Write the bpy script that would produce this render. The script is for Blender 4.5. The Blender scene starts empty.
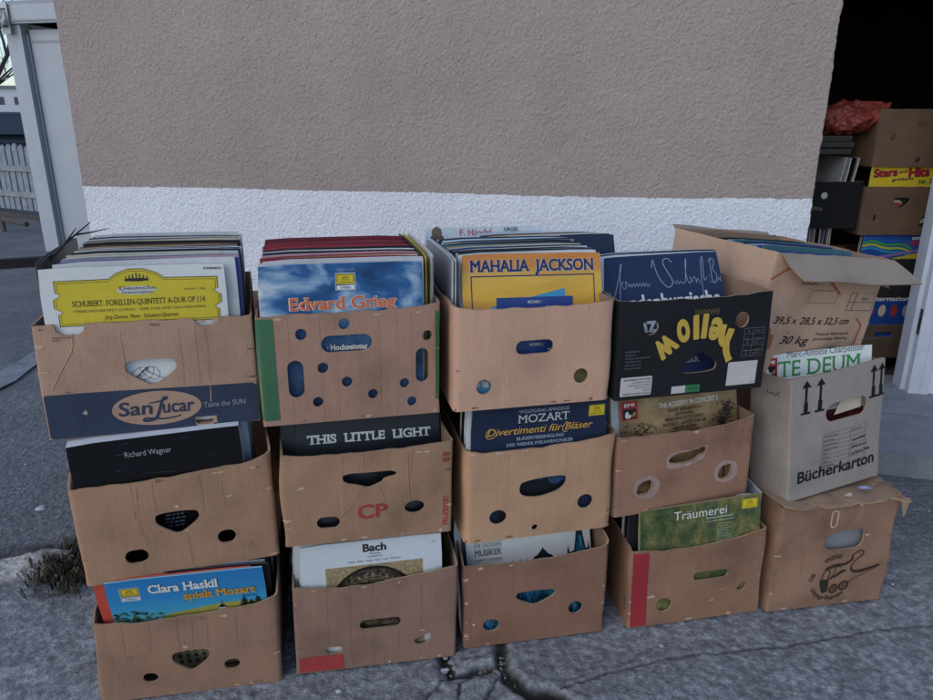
import bpy, bmesh, math, random
import numpy as np
from mathutils import Vector, Matrix, Euler
from mathutils.geometry import delaunay_2d_cdt

R = math.radians
PI = math.pi
random.seed(7)
rng = np.random.default_rng(11)
SC = bpy.context.scene
COL = SC.collection
L = 0.3144                     # side of a record sleeve
LAY = 0.0003                   # one print layer

# ------------------------------------------------------------------ objects
def tag(o, label=None, cat=None, group=None, kind=None):
    if label: o['label'] = label
    if cat: o['category'] = cat
    if group: o['group'] = group
    if kind: o['kind'] = kind
    return o

def empty(name, M=None):
    o = bpy.data.objects.new(name, None)
    o.empty_display_size = .1
    COL.objects.link(o)
    if M is not None: o.matrix_world = M
    return o

class MB:
    """collects geometry, links it as ONE mesh object"""
    def __init__(s): s.v = []; s.f = []; s.m = []; s.mats = []; s.n = 0
    def mi(s, mat):
        if mat not in s.mats: s.mats.append(mat)
        return s.mats.index(mat)
    def add(s, verts, faces, mat):
        k = s.mi(mat); b = s.n
        verts = [tuple(map(float, p)) for p in verts]
        s.v += verts; s.n += len(verts)
        s.f += [tuple(int(i) + b for i in f) for f in faces]
        s.m += [k] * len(faces)
    def box(s, x0, x1, y0, y1, z0, z1, mat, M=None):
        p = [Vector((x, y, z)) for z in (z0, z1) for y in (y0, y1) for x in (x0, x1)]
        if M is not None: p = [M @ q for q in p]
        s.add(p, [(0, 2, 3, 1), (4, 5, 7, 6), (0, 1, 5, 4), (2, 6, 7, 3), (0, 4, 6, 2), (1, 3, 7, 5)], mat)
    def tube(s, pts, rad, mat, n=8, cap=True):
        pts = [Vector(p) for p in pts]
        if not hasattr(rad, '__len__'): rad = [rad] * len(pts)
        vs = []; fs = []
        up = Vector((0.123, .27, .95))
        for i, p in enumerate(pts):
            d = (pts[min(i + 1, len(pts) - 1)] - pts[max(i - 1, 0)]).normalized()
            a = d.cross(up)
            if a.length < 1e-3: a = d.cross(Vector((1, 0, 0)))
            a.normalize(); b = d.cross(a)
            for k in range(n):
                t = 2 * PI * k / n
                vs.append(p + (a * math.cos(t) + b * math.sin(t)) * rad[i])
        for i in range(len(pts) - 1):
            for k in range(n):
                fs.append((i * n + k, i * n + (k + 1) % n, (i + 1) * n + (k + 1) % n, (i + 1) * n + k))
        if cap:
            fs.append(tuple(range(n - 1, -1, -1))); fs.append(tuple((len(pts) - 1) * n + k for k in range(n)))
        s.add(vs, fs, mat)
    def build(s, name, parent=None, M=None, smooth=None):
        me = bpy.data.meshes.new(name)
        me.from_pydata(s.v, [], s.f)
        for m in s.mats: me.materials.append(m)
        me.polygons.foreach_set('material_index', s.m)
        if smooth is not None:
            me.polygons.foreach_set('use_smooth', [True] * len(s.f))
            me.set_sharp_from_angle(angle=R(smooth))
        me.update()
        o = bpy.data.objects.new(name, me)
        COL.objects.link(o)
        if parent is not None: o.parent = parent
        if M is not None: o.matrix_local = M
        return o

def part(mb, name, parent, label=None, M=None, smooth=None):
    o = mb.build(name, parent, M, smooth)
    if label: o['label'] = label
    return o

# ------------------------------------------------------------------ materials
def lin(c):
    if isinstance(c, str):
        c = c.lstrip('#'); c = [int(c[i:i + 2], 16) / 255 for i in (0, 2, 4)]
    return tuple((x / 12.92 if x <= .04045 else ((x + .055) / 1.055) ** 2.4) for x in c)

def newmat(name):
    m = bpy.data.materials.new(name); m.use_nodes = True
    nt = m.node_tree; b = nt.nodes['Principled BSDF']
    return m, nt, b

def N(nt, t, **k):
    n = nt.nodes.new(t)
    for a, v in k.items():
        if hasattr(n, a): setattr(n, a, v)
        else: n.inputs[a.replace('_', ' ')].default_value = v
    return n

def noise(nt, vec, scale, detail=4, rough=.55, dist=0):
    n = nt.nodes.new('ShaderNodeTexNoise')
    n.inputs['Scale'].default_value = scale; n.inputs['Detail'].default_value = detail
    n.inputs['Roughness'].default_value = rough; n.inputs['Distortion'].default_value = dist
    if vec is not None: nt.links.new(vec, n.inputs['Vector'])
    return n.outputs['Fac']

def ramp(nt, fac, stops, interp='LINEAR'):
    n = nt.nodes.new('ShaderNodeValToRGB'); n.color_ramp.interpolation = interp
    e = n.color_ramp.elements
    while len(e) < len(stops): e.new(.5)
    for el, (p, c) in zip(e, stops):
        el.position = p; el.color = (*c, 1) if len(c) == 3 else c
    nt.links.new(fac, n.inputs['Fac'])
    return n.outputs['Color']

def coords(nt, scale=None, kind='Object'):
    tc = nt.nodes.new('ShaderNodeTexCoord')
    if scale is None: return tc.outputs[kind]
    mp = nt.nodes.new('ShaderNodeMapping'); mp.inputs['Scale'].default_value = scale
    nt.links.new(tc.outputs[kind], mp.inputs['Vector'])
    return mp.outputs['Vector']

def mul(nt, a, b, fac=1.0, mode='MULTIPLY'):
    n = nt.nodes.new('ShaderNodeMix'); n.data_type = 'RGBA'; n.blend_type = mode
    if hasattr(fac, 'node'): nt.links.new(fac, n.inputs[0])
    else: n.inputs[0].default_value = fac
    for s, v in ((6, a), (7, b)):
        if hasattr(v, 'node'): nt.links.new(v, n.inputs[s])
        else: n.inputs[s].default_value = (*v, 1)
    return n.outputs[2]

def bump(nt, b, h, strength, dist):
    n = nt.nodes.new('ShaderNodeBump'); n.inputs['Strength'].default_value = strength
    n.inputs['Distance'].default_value = dist
    nt.links.new(h, n.inputs['Height']); nt.links.new(n.outputs['Normal'], b.inputs['Normal'])

def grey(v): return (v, v, v)

_cache = {}
def flat(c, rough=.5, var=.1, name=None, spec=.4, metal=0):
    key = (str(c), rough, var, spec, metal)
    if key in _cache: return _cache[key]
    base = lin(c)
    m, nt, b = newmat(name or 'paint_' + str(c).strip('#'))
    co = coords(nt)
    f = noise(nt, co, 60, 5, .65)
    f2 = noise(nt, co, 9, 3, .5)
    v = ramp(nt, f, [(.3, grey(1 - var)), (.7, grey(1 + var * .4))])
    v2 = ramp(nt, f2, [(.3, grey(1 - var)), (.7, grey(1 + var * .3))])
    col = mul(nt, mul(nt, base, v), v2)
    nt.links.new(col, b.inputs['Base Color'])
    b.inputs['Roughness'].default_value = rough
    b.inputs['Specular IOR Level'].default_value = spec
    b.inputs['Metallic'].default_value = metal
    _cache[key] = m
    return m

def cardboard(name, c, seed=0, flute=1.0, stain=.18):
    base = lin(c)
    m, nt, b = newmat(name)
    tc = coords(nt)
    off = nt.nodes.new('ShaderNodeVectorMath'); off.operation = 'ADD'; off.inputs[1].default_value = (seed * 3.1, seed * 1.7, seed * .9)
    nt.links.new(tc, off.inputs[0]); co = off.outputs[0]
    st = nt.nodes.new('ShaderNodeMapping'); st.inputs['Scale'].default_value = (1, 1, .06)
    nt.links.new(co, st.inputs['Vector'])
    fib = noise(nt, st.outputs['Vector'], 240, 3, .7)
    spk = noise(nt, co, 420, 2, .7)
    big = noise(nt, co, 7, 5, .6)
    scr = noise(nt, st.outputs['Vector'], 60, 4, .6)
    c1 = ramp(nt, big, [(.28, grey(1 - stain * 1.3)), (.5, grey(1)), (.75, grey(1 + stain * .5))])
    c2 = ramp(nt, fib, [(.25, grey(.95)), (.75, grey(1.03))])
    c3 = ramp(nt, spk, [(.3, grey(.88)), (.6, grey(1.05))])
    c4 = ramp(nt, scr, [(.35, grey(.965)), (.62, grey(1.0)), (.76, (1.1, 1.1, 1.12))])
    col = mul(nt, mul(nt, mul(nt, mul(nt, base, c1), c2), c3), c4)
    nt.links.new(col, b.inputs['Base Color'])
    b.inputs['Roughness'].default_value = .88; b.inputs['Specular IOR Level'].default_value = .2
    # flutes run upright: sine over x + y
    sep = nt.nodes.new('ShaderNodeSeparateXYZ'); nt.links.new(tc, sep.inputs[0])
    ad = N(nt, 'ShaderNodeMath', operation='ADD'); nt.links.new(sep.outputs[0], ad.inputs[0]); nt.links.new(sep.outputs[1], ad.inputs[1])
    mlt = N(nt, 'ShaderNodeMath', operation='MULTIPLY'); nt.links.new(ad.outputs[0], mlt.inputs[0]); mlt.inputs[1].default_value = 2 * PI / .0048
    sn = N(nt, 'ShaderNodeMath', operation='SINE'); nt.links.new(mlt.outputs[0], sn.inputs[0])
    h1 = N(nt, 'ShaderNodeMath', operation='MULTIPLY_ADD'); nt.links.new(sn.outputs[0], h1.inputs[0]); h1.inputs[1].default_value = .13 * flute
    nt.links.new(spk, h1.inputs[2])
    h2 = N(nt, 'ShaderNodeMath', operation='MULTIPLY_ADD'); nt.links.new(big, h2.inputs[0]); h2.inputs[1].default_value = 2.5
    nt.links.new(h1.outputs[0], h2.inputs[2])
    bump(nt, b, h2.outputs[0], .34, .0022)
    return m

INNER = cardboard('cardboard_inner', '#937866', 3, .8)
EDGE = cardboard('cardboard_edge', '#a58a70', 5, .2)

# ------------------------------------------------------------------ 2-D drawing
def inside(P, poly):
    poly = np.asarray(poly, float); x, y = P[:, 0], P[:, 1]
    r = np.zeros(len(P), bool); n = len(poly); j = n - 1
    for i in range(n):
        xi, yi = poly[i]; xj, yj = poly[j]
        c = ((yi > y) != (yj > y)) & (x < (xj - xi) * (y - yi) / ((yj - yi) or 1e-12) + xi)
        r ^= c; j = i
    return r

def tri_poly(outer, holes=(), sp=None, extra=None):
    loops = [list(outer)] + [list(h) for h in holes]
    vs = []; es = []
    for lp in loops:
        b = len(vs); vs += [Vector((float(p[0]), float(p[1]))) for p in lp]
        es += [(b + i, b + (i + 1) % len(lp)) for i in range(len(lp))]
    pts = np.zeros((0, 2))
    if extra is not None: pts = np.asarray(extra, float)
    elif sp:
        o = np.asarray(outer, float); lo, hi = o.min(0), o.max(0)
        gx = np.arange(lo[0] + sp * .5, hi[0], sp); gy = np.arange(lo[1] + sp * .5, hi[1], sp)
        if len(gx) and len(gy): pts = np.array([(a, b) for a in gx for b in gy])
    if len(pts):
        k = inside(pts, outer)
        for h in holes: k &= ~inside(pts, h)
        vs += [Vector((float(p[0]), float(p[1]))) for p in pts[k]]
    ov, oe, of, _, _, _ = delaunay_2d_cdt(vs, es, [], 0, 1e-7)
    V = np.array([(p[0], p[1]) for p in ov]); F = np.array([f for f in of if len(f) == 3])
    c = V[F].mean(1); k = inside(c, outer)
    for h in holes: k &= ~inside(c, h)
    F = F[k]
    a = V[F]; ar = (a[:, 1, 0] - a[:, 0, 0]) * (a[:, 2, 1] - a[:, 0, 1]) - (a[:, 1, 1] - a[:, 0, 1]) * (a[:, 2, 0] - a[:, 0, 0])
    F[ar < 0] = F[ar < 0][:, ::-1]
    return V, F

_tc = {}
def text_raw(s, bold=0.0, shear=0.0, space=1.0, serif=0.0):
    key = (s, bold, shear, space, serif)
    if key in _tc: return _tc[key]
    cu = bpy.data.curves.new('lettering', 'FONT')
    cu.body = s; cu.offset = bold; cu.shear = shear; cu.space_character = space; cu.resolution_u = 4
    o = bpy.data.objects.new('lettering', cu); COL.objects.link(o)
    dg = bpy.context.evaluated_depsgraph_get(); dg.update()
    ev = o.evaluated_get(dg); me = ev.to_mesh()
    V = np.array([(v.co.x, v.co.y, 0.0) for v in me.vertices]).reshape(-1, 3)
    F = [tuple(p.vertices) for p in me.polygons if p.normal.z > 0]
    if not F: F = [tuple(reversed(p.vertices)) for p in me.polygons]
    ev.to_mesh_clear(); bpy.data.objects.remove(o); bpy.data.curves.remove(cu)
    if serif:
        cap, xh, asc = metrics()
        cnt = {}
        for f in F:
            for i in range(len(f)):
                e = tuple(sorted((f[i], f[(i + 1) % len(f)]))); cnt[e] = cnt.get(e, 0) + 1
        nv = []; nf = []
        def rect(x0, x1, y0, y1):
            b = len(V) + len(nv); q = .25 + .05 * (len(nf) % 7)
            nv.extend([(x0, y0, q), (x1, y0, q), (x1, y1, q), (x0, y1, q)]); nf.append((b, b + 1, b + 2, b + 3))
        th = .045
        for (i, j), c in cnt.items():
            if c != 1: continue
            a, b = V[i], V[j]; dx, dy = abs(a[0] - b[0]), abs(a[1] - b[1])
            if dy < .004 and .04 < dx < .3:
                y = a[1]; x0, x1 = min(a[0], b[0]), max(a[0], b[0])
                if abs(y) < .04 + bold: rect(x0 - serif, x1 + serif, y, y + th)
                elif min(abs(y - cap), abs(y - xh), abs(y - asc)) < .03 + bold: rect(x0 - serif, x1 + serif * .6, y - th, y)
            elif dx < .004 and .04 < dy < .2:
                x = a[0]; ym = (a[1] + b[1]) / 2
                if ym > cap * .75: rect(x - th, x + .002, ym - serif * 1.5, max(a[1], b[1]))
                elif ym < cap * .25: rect(x - th, x + .002, min(a[1], b[1]), ym + serif * 1.5)
        if nv: V = np.vstack([V, np.array(nv)]); F = F + nf
    _tc[key] = (V, F)
    return V, F

_met = None
def metrics():
    global _met
    if _met is None:
        _met = (1, 1, 1)
        _met = tuple(text_raw(c)[0][:, 1].max() for c in 'Hxl')
    return _met

def chaikin(p, n=2, closed=True):
    p = [np.array(q, float) for q in p]
    for _ in range(n):
        q = []
        m = len(p)
        for i in range(m if closed else m - 1):
            a, b = p[i], p[(i + 1) % m]
            q += [a * .75 + b * .25, a * .25 + b * .75]
        if not closed: q = [p[0]] + q + [p[-1]]
        p = q
    return [tuple(q) for q in p]

def ellipse(cx, cy, rx, ry=None, n=28, a0=0):
    ry = ry or rx
    return [(cx + rx * math.cos(2 * PI * i / n + a0), cy + ry * math.sin(2 * PI * i / n + a0)) for i in range(n)]
def rect(x0, x1, y0, y1): return [(x0, y0), (x1, y0), (x1, y1), (x0, y1)]
def slot(cx, cy, w, h, n=10):
    r = min(w, h) / 2; p = []
    for sx, sy, a in ((1, 1, 0), (-1, 1, 90), (-1, -1, 180), (1, -1, 270)):
        for i in range(n + 1):
            t = R(a + 90 * i / n); p.append((cx + sx * (w / 2 - r) + r * math.cos(t), cy + sy * (h / 2 - r) + r * math.sin(t)))
    q = [p[0]]
    for a in p[1:]:
        if math.dist(a, q[-1]) > 1e-5: q.append(a)
    if math.dist(q[0], q[-1]) < 1e-5: q.pop()
    return q
def rrect(x0, x1, y0, y1, r):
    p = []
    for cx, cy, a in ((x1 - r, y1 - r, 0), (x0 + r, y1 - r, 90), (x0 + r, y0 + r, 180), (x1 - r, y0 + r, 270)):
        for i in range(5): t = R(a + 22.5 * i); p.append((cx + r * math.cos(t), cy + r * math.sin(t)))
    return p
def shield(cx, cy, w, h, k=.3, tip=0):
    """hand hole of a fruit box: flat top, rounded ends, blunt point below"""
    p = [(-.5, .25), (-.42, .5), (.42, .5), (.5, .25), (.46, -.02), (.1 + tip, -.46), (tip, -.5), (tip - .1, -.46), (-.46, -.02)]
    return chaikin([(cx + a * w, cy + b * h) for a, b in p], 2)
def rough(p, amp, seed):
    r = random.Random(seed); return [(a + r.uniform(-amp, amp), b + r.uniform(-amp, amp)) for a, b in p]

class Art:
    """flat print: items are (u, v, layer) vertices with faces and a material"""
    def __init__(s): s.items = []
    def poly(s, p, mat, layer=1, holes=(), sp=None):
        q = []
        for i in range(len(p)):          # long edges get points so that the print follows a bulging surface
            a, b = p[i], p[(i + 1) % len(p)]; k = max(1, int(math.dist(a, b) / .014))
            q += [(a[0] + (b[0] - a[0]) * j / k, a[1] + (b[1] - a[1]) * j / k) for j in range(k)]
        if sp is None and min(max(a[0] for a in p) - min(a[0] for a in p), max(a[1] for a in p) - min(a[1] for a in p)) > .024: sp = .013
        V, F = tri_poly(q, holes, sp)
        s.items.append((np.c_[V, np.full(len(V), float(layer))], [tuple(f) for f in F], mat))
    def text(s, t, x, y, h, mat, w=None, al='c', rot=0, layer=2, bold=0, shear=0, space=1, serif=0, bend=0, flip=False, maxw=None):
        V, F = text_raw(t, 0, shear, space, serif)
        if not len(V): return
        if bold:
            n0 = len(V); VV = []; FF = []
            for k, (ox, oy) in enumerate(((0, 0), (1, 0), (-1, 0), (0, .8), (0, -.8), (.75, .6), (-.75, .6), (.75, -.6), (-.75, -.6))):
                VV.append(V + np.array([ox * bold, oy * bold, .03 * k])); FF += [tuple(i + k * n0 for i in f) for f in F]
            V = np.vstack(VV); F = FF
        V = V.copy(); cap = metrics()[0]
        x0, x1 = V[:, 0].min(), V[:, 0].max(); sy = h / cap; sx = w / (x1 - x0) if w else sy
        if maxw: sx = min(sx, maxw / (x1 - x0))
        V[:, 0] = (V[:, 0] - {'c': (x0 + x1) / 2, 'l': x0, 'r': x1}[al]) * sx; V[:, 1] *= sy
        if bend > 0:      # letters stand outwards on a circle of that radius
            a = V[:, 0] / bend; r = bend + V[:, 1]; V[:, 0] = r * np.sin(a); V[:, 1] = r * np.cos(a) - bend
        elif bend < 0:
            b = -bend; a = V[:, 0] / b; r = b - V[:, 1]; V[:, 0] = r * np.sin(a); V[:, 1] = b - r * np.cos(a)
        c, d = math.cos(rot), math.sin(rot)
        X = V[:, 0] * c - V[:, 1] * d + x; Y = V[:, 0] * d + V[:, 1] * c + y
        s.items.append((np.c_[X, Y, V[:, 2] + layer], F, mat))
    def stroke(s, pts, wid, mat, layer=2, smooth=2, closed=False, ridge=0):
        p = chaikin(pts, smooth, closed) if smooth else pts
        p = np.array(p, float)
        if closed: p = np.vstack([p, p[:1]])
        n = len(p); wv = np.interp(np.linspace(0, 1, n), np.linspace(0, 1, len(wid)), wid) if hasattr(wid, '__len__') else np.full(n, wid)
        V = []; F = []
        for i in range(n):
            d = p[min(i + 1, n - 1)] - p[max(i - 1, 0)]; l = np.hypot(*d) or 1; nn = np.array([-d[1], d[0]]) / l * wv[i] / 2
            q = layer + .6 * i / n
            if ridge: V += [(*(p[i] + nn), .2), (*p[i], ridge), (*(p[i] - nn), .2)]
            else: V += [(*(p[i] + nn), q), (*(p[i] - nn), q)]
        for i in range(n - 1):
            if ridge: F += [(3 * i + 1, 3 * i, 3 * i + 3, 3 * i + 4), (3 * i + 2, 3 * i + 1, 3 * i + 4, 3 * i + 5)]
            else: F.append((2 * i + 1, 2 * i, 2 * i + 2, 2 * i + 3))
        F = [tuple(reversed(f)) for f in F]
        V = np.array(V)
        # face towards the outside
        a = V[list(F[0][:3])]; ar = (a[1, 0] - a[0, 0]) * (a[2, 1] - a[0, 1]) - (a[1, 1] - a[0, 1]) * (a[2, 0] - a[0, 0])
        if ar < 0: F = [tuple(reversed(f)) for f in F]
        s.items.append((V, F, mat))
    def frame(s, x0, x1, y0, y1, w, mat, layer=2):
        s.poly(rect(x0, x1, y0, y1), mat, layer, [rect(x0 + w, x1 - w, y0 + w, y1 - w)])
    def lines(s, x, y, w, n, step, h, mat, rag=.3, seed=1, layer=2, al='l', words=True):
        """tiny printed words too small to read: short bars"""
        r = random.Random(seed)
        for i in range(n):
            ww = w * (1 - rag * r.random()); x0 = x if al == 'l' else (x - ww / 2 if al == 'c' else x - ww); xe = x0 + ww; q = x0
            while q < xe - .002:
                k = min(r.uniform(.006, .018) * (w / .08 if w < .08 else 1), xe - q)
                s.poly(rect(q, q + k, y - i * step, y - i * step + h), mat, layer); q += k + h * .8

# ------------------------------------------------------------------ record sleeves
def emblem(a, x, y, w, h, Y, D, sub=None):
    """yellow label crest with a dark crown of tulips"""
    a.poly(rect(x - w / 2, x + w / 2, y - h / 2, y + h / 2), Y, 2)
    a.frame(x - w / 2 + .0012, x + w / 2 - .0012, y - h / 2 + .0012, y + h / 2 - .0012, .0007, D, 3)
    for k in range(-2, 3):
        a.poly(ellipse(x + k * w * .075, y + h * (.2 - .025 * abs(k)), w * .022, h * .1, 10), D, 3)
    a.text('Deutsche', x, y - h * .1, h * .13, D, layer=3, serif=.05, maxw=w * .8)
    a.text('Grammophon', x, y - h * .32, h * .13, D, layer=3, serif=.05, maxw=w * .8)
    if sub:
        a.poly(rect(x - w / 2, x + w / 2, y - h * 1.0, y - h * .62), flat('#e8e8e2', .5), 2)
        a.text('STEREO', x, y - h * .92, h * .2, flat('#30507a', .5), layer=3, maxw=w * .85, bold=.02)
        a.frame(x - w * .57, x + w * .57, y - h * 1.08, y + h * .62, .0009, flat('#d8dde2', .5), 2)

def emi(a, x, y, w, h):
    Rd = flat('#b02a34', .5); W = flat('#efeae4', .5); K = flat('#171214', .5)
    a.poly(rect(x - w / 2, x + w / 2, y - h / 2, y + h / 2), Rd, 2)
    a.text('EMI', x, y + h * .2, h * .17, W, layer=3, bold=.03, w=w * .62)
    a.poly(rect(x - w * .4, x + w * .4, y - h * .44, y + h * .08), K, 3)
    a.poly(chaikin([(x - w * .3, y - h * .4), (x - w * .28, y - h * .1), (x - w * .1, y - h * .02), (x - w * .05, y - h * .25), (x + w * .1, y - h * .2), (x + w * .05, y - h * .4)], 1), W, 4)
    a.poly(chaikin([(x + w * .08, y - h * .3), (x + w * .34, y - h * .02), (x + w * .36, y - h * .3), (x + w * .2, y - h * .36)], 1), flat('#b08a4a', .5), 4)

def sleeve_mesh(mb, size, t, cover, edge, bow=0, art=None, wear=0, seed=0, hgt=None, back=None):
    """front at y = 0 facing -y, thickness towards +y, standing on z = 0"""
    hgt = hgt or size; r = random.Random(seed)
    n = 6
    def warp(u, v):
        a = np.asarray(u) / size * 2; b = np.asarray(v) / hgt
        return -bow * (1 - a * a) * np.sin(PI * np.clip(b, 0, 1))
    gu = np.linspace(-size / 2, size / 2, n + 1); gv = np.linspace(0, hgt, n + 1)
    cut = {}
    for iu in (0, n):
        for iv in (0, n): cut[(iu, iv)] = r.uniform(.0005, .0022) * (1 + wear)
    F = []; Vf = []; Vb = []
    for iv in range(n + 1):
        for iu in range(n + 1):
            u, v = gu[iu], gv[iv]
            c = cut.get((iu, iv), 0)
            u -= math.copysign(c, u) if c else 0; v += (c if iv == 0 else -c) if c else 0
            y = float(warp(u, v))
            Vf.append((u, y, v)); Vb.append((u, y + t, v))
    k = n + 1
    q = [(j * k + i, j * k + i + 1, (j + 1) * k + i + 1, (j + 1) * k + i) for j in range(n) for i in range(n)]
    mb.add(Vf, q, cover); mb.add(Vb, [f[::-1] for f in q], back or cover)
    rim = [j for j in range(k)] + [j * k + n for j in range(1, k)] + [n * k + n - j for j in range(1, k)] + [(n - j) * k for j in range(1, n)]
    m = len(rim)
    if t > .009:
        b0 = .0012       # box sets: edge a little rounded
        Vr = [Vf[i] for i in rim] + [Vb[i] for i in rim]
    Vr = [Vf[i] for i in rim]; Vm = []
    for i in rim:
        u, y, v = Vf[i]
        s = .0006
        Vm.append((u + math.copysign(s, u) * (abs(u) > size / 2 - .004), y + t / 2, v + (s if v > hgt - .004 else (-s if v < .004 else 0))))
    Vk = [Vb[i] for i in rim]
    fs = []
    for a in (0, m):
        for i in range(m): fs.append((a + i, a + m + i, a + m + (i + 1) % m, a + (i + 1) % m))
    mb.add(Vr + Vm + Vk, fs, edge)
    if art:
        for V, Fa, mat in art.items:
            y = warp(V[:, 0], V[:, 1]) - V[:, 2] * LAY
            mb.add(np.c_[V[:, 0], y, V[:, 1]], Fa, mat)

def place(boxM, x, y, z, lean=0, roll=0, yaw=0, size=L):
    lift = abs(math.sin(roll)) * size / 2
    return boxM @ Matrix.Translation((x, y, z + lift)) @ Matrix.Rotation(yaw, 4, 'Z') @ Matrix.Rotation(lean, 4, 'X') @ Matrix.Rotation(-roll, 4, 'Y')

def sleeve(M, label, group=None, cover=None, edge=None, t=.0035, size=L, bow=0, art=None, wear=0, seed=0, hgt=None, name='record_sleeve', cat='record sleeve'):
    mb = MB(); sleeve_mesh(mb, size, t, cover, edge or cover, bow, art, wear, seed, hgt)
    o = mb.build(name, None, None, smooth=35); o.matrix_world = M
    return tag(o, label, cat, group)

PAL = {'white': '#cfd0cf', 'cream': '#c9bfa4', 'pale blue': '#a9bacb', 'blue': '#2d4f96', 'navy': '#1f2940', 'black': '#16161a', 'charcoal': '#34343a',
       'red': '#a82a36', 'dark red': '#6e1d2b', 'crimson': '#8f2433', 'pink': '#c79aa2', 'brown': '#5d4436', 'grey': '#8b8d92', 'yellow': '#c9ae45', 'green': '#3c5a48', 'tan': '#a48a6a', 'purple': '#3c3046', 'teal': '#3d6d78'}
_gm = {}
def generic(color, t, var):
    """shared meshes for plain sleeves: colour, thickness and one of four warps"""
    key = (color, t, var)
    if key not in _gm:
        mb = MB(); r = random.Random(sum(map(ord, color)) + var)
        c = flat(PAL[color], .42, .14)
        e = {'black': 'charcoal', 'navy': 'navy', 'blue': 'blue', 'purple': 'charcoal'}.get(color, color)
        edge = flat(PAL[e], .7, .22)
        sleeve_mesh(mb, L, t, c, edge, bow=(.0, .0008, -.0006, .0012)[var], wear=.8, seed=var)
        o = mb.build('record_sleeve', None, None, smooth=35)
        _gm[key] = o.data; bpy.data.objects.remove(o)
    return _gm[key]

def stack(boxM, where, items, x=0, y0=.02, z=.008, lean=0, step=None, seed=1, jx=.004, dz=.0025, yaw=0, axis='y', xs=None, grp=None, scale=1):
    """plain sleeves packed one behind the other"""
    r = random.Random(seed); y = y0
    for i, (c, t) in enumerate(items):
        o = bpy.data.objects.new('record_sleeve', generic(c, t, r.randrange(4)))
        COL.objects.link(o)
        xx = x + r.uniform(-jx, jx) + (xs[i] if xs else 0)
        if axis == 'y': M = place(boxM, xx, y, z + r.uniform(0, dz), lean + R(r.uniform(-.5, .5)), R(r.uniform(-.5, .5)), yaw)
        else: M = place(boxM, y, x + r.uniform(-jx, jx), z + r.uniform(0, dz), R(r.uniform(-1, 1)) + lean, R(r.uniform(-.6, .6)), PI / 2 + yaw)
        o.matrix_world = M @ Matrix.Scale(scale, 4)
        tag(o, '%s record sleeve %s' % (c, where), 'record sleeve', grp or ('plain sleeves ' + where))
        y += t + (step if step is not None else r.uniform(.0008, .0035))
    return y

# ------------------------------------------------------------------ cardboard boxes
def poseM(x, y, z, yaw=0, roll=0, pitch=0):
    return Matrix.Translation((x, y, z)) @ Euler((R(pitch), R(roll), R(yaw)), 'XYZ').to_matrix().to_4x4()

class Wrap:
    """four walls of a box unrolled: u along the outline (0 = middle of the front, + to the right), v upwards"""
    def __init__(s, w, d, h, r=.012, flare=0, seed=0, warp=.0022, bulge=.004, lean=None):
        s.w, s.d, s.h, s.r = w, d, h, r
        s.a, s.q, s.b = w / 2 - r, PI * r / 2, d - 2 * r
        s.P = 2 * (2 * s.a + 2 * s.q + s.b) / 1.0
        s.half = 2 * s.a + 2 * s.q + s.b
        s.flare = flare; s.warp = warp; s.bulge = bulge; s.lean = lean
        g = np.random.default_rng(seed + 100)
        s.ph = g.uniform(0, 2 * PI, (6, 2)); s.fr = g.uniform(8, 34, (6, 2)); s.am = g.uniform(.3, 1, 6)
        s.dn = np.c_[g.uniform(-w / 2, w / 2, 7), g.uniform(0, h, 7), g.uniform(0, PI, 7), g.uniform(-.0026, .0018, 7)]
    def at(s, u, v, off=0):
        u = np.asarray(u, float); v = np.asarray(v, float)
        sg = np.sign(u); t = np.abs(u); x = np.zeros_like(u); y = np.zeros_like(u); nx = np.zeros_like(u); ny = np.zeros_like(u)
        e1, e2, e3, e4 = s.a, s.a + s.q, s.a + s.q + s.b, s.a + 2 * s.q + s.b
        k = t <= e1; x[k] = t[k]; ny[k] = -1
        k = (t > e1) & (t <= e2); th = (t[k] - e1) / s.r; x[k] = s.a + s.r * np.sin(th); y[k] = s.r - s.r * np.cos(th); nx[k] = np.sin(th); ny[k] = -np.cos(th)
        k = (t > e2) & (t <= e3); x[k] = s.w / 2; y[k] = s.r + t[k] - e2; nx[k] = 1
        k = (t > e3) & (t <= e4); th = (t[k] - e3) / s.r; x[k] = s.w / 2 - s.r + s.r * np.cos(th); y[k] = s.d - s.r + s.r * np.sin(th); nx[k] = np.cos(th); ny[k] = np.sin(th)
        k = t > e4; x[k] = s.a - (t[k] - e4); y[k] = s.d; ny[k] = 1
        x = x * np.where(sg == 0, 1, sg); nx = nx * np.where(sg == 0, 1, sg)
        dsp = np.zeros_like(u)
        for (p1, p2), (f1, f2), am in zip(s.ph, s.fr, s.am): dsp += am * np.sin(u * f1 + p1) * np.sin(v * f2 + p2)
        for k in range(7):               # dents: shallow folds across the panel
            g1, g2, g3, g4 = s.dn[k]; t_ = (u - g1) * math.cos(g3) + (v - g2) * math.sin(g3); l_ = -(u - g1) * math.sin(g3) + (v - g2) * math.cos(g3)
            dsp = dsp + g4 * np.exp(-np.abs(t_) / .010) * np.exp(-(l_ / .05) ** 2) * 1.6 / .0022
        dsp *= s.warp / 1.6 * np.clip(v / .03, 0, 1)
        kf = t <= e1
        dsp = dsp + np.where(kf, s.bulge * np.cos(PI * u / s.w) * np.sin(PI * np.clip(v / s.h, 0, 1) * .62), 0)
        o = dsp + off
        f = 1 + s.flare * v / s.h
        X = x * f + nx * o; Y = (y - s.d / 2) * f + s.d / 2 + ny * o; Z = v.copy()
        if s.lean: X = X + s.lean[0] * v; Y = Y + s.lean[1] * v
        return np.c_[X, Y, Z]

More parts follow.
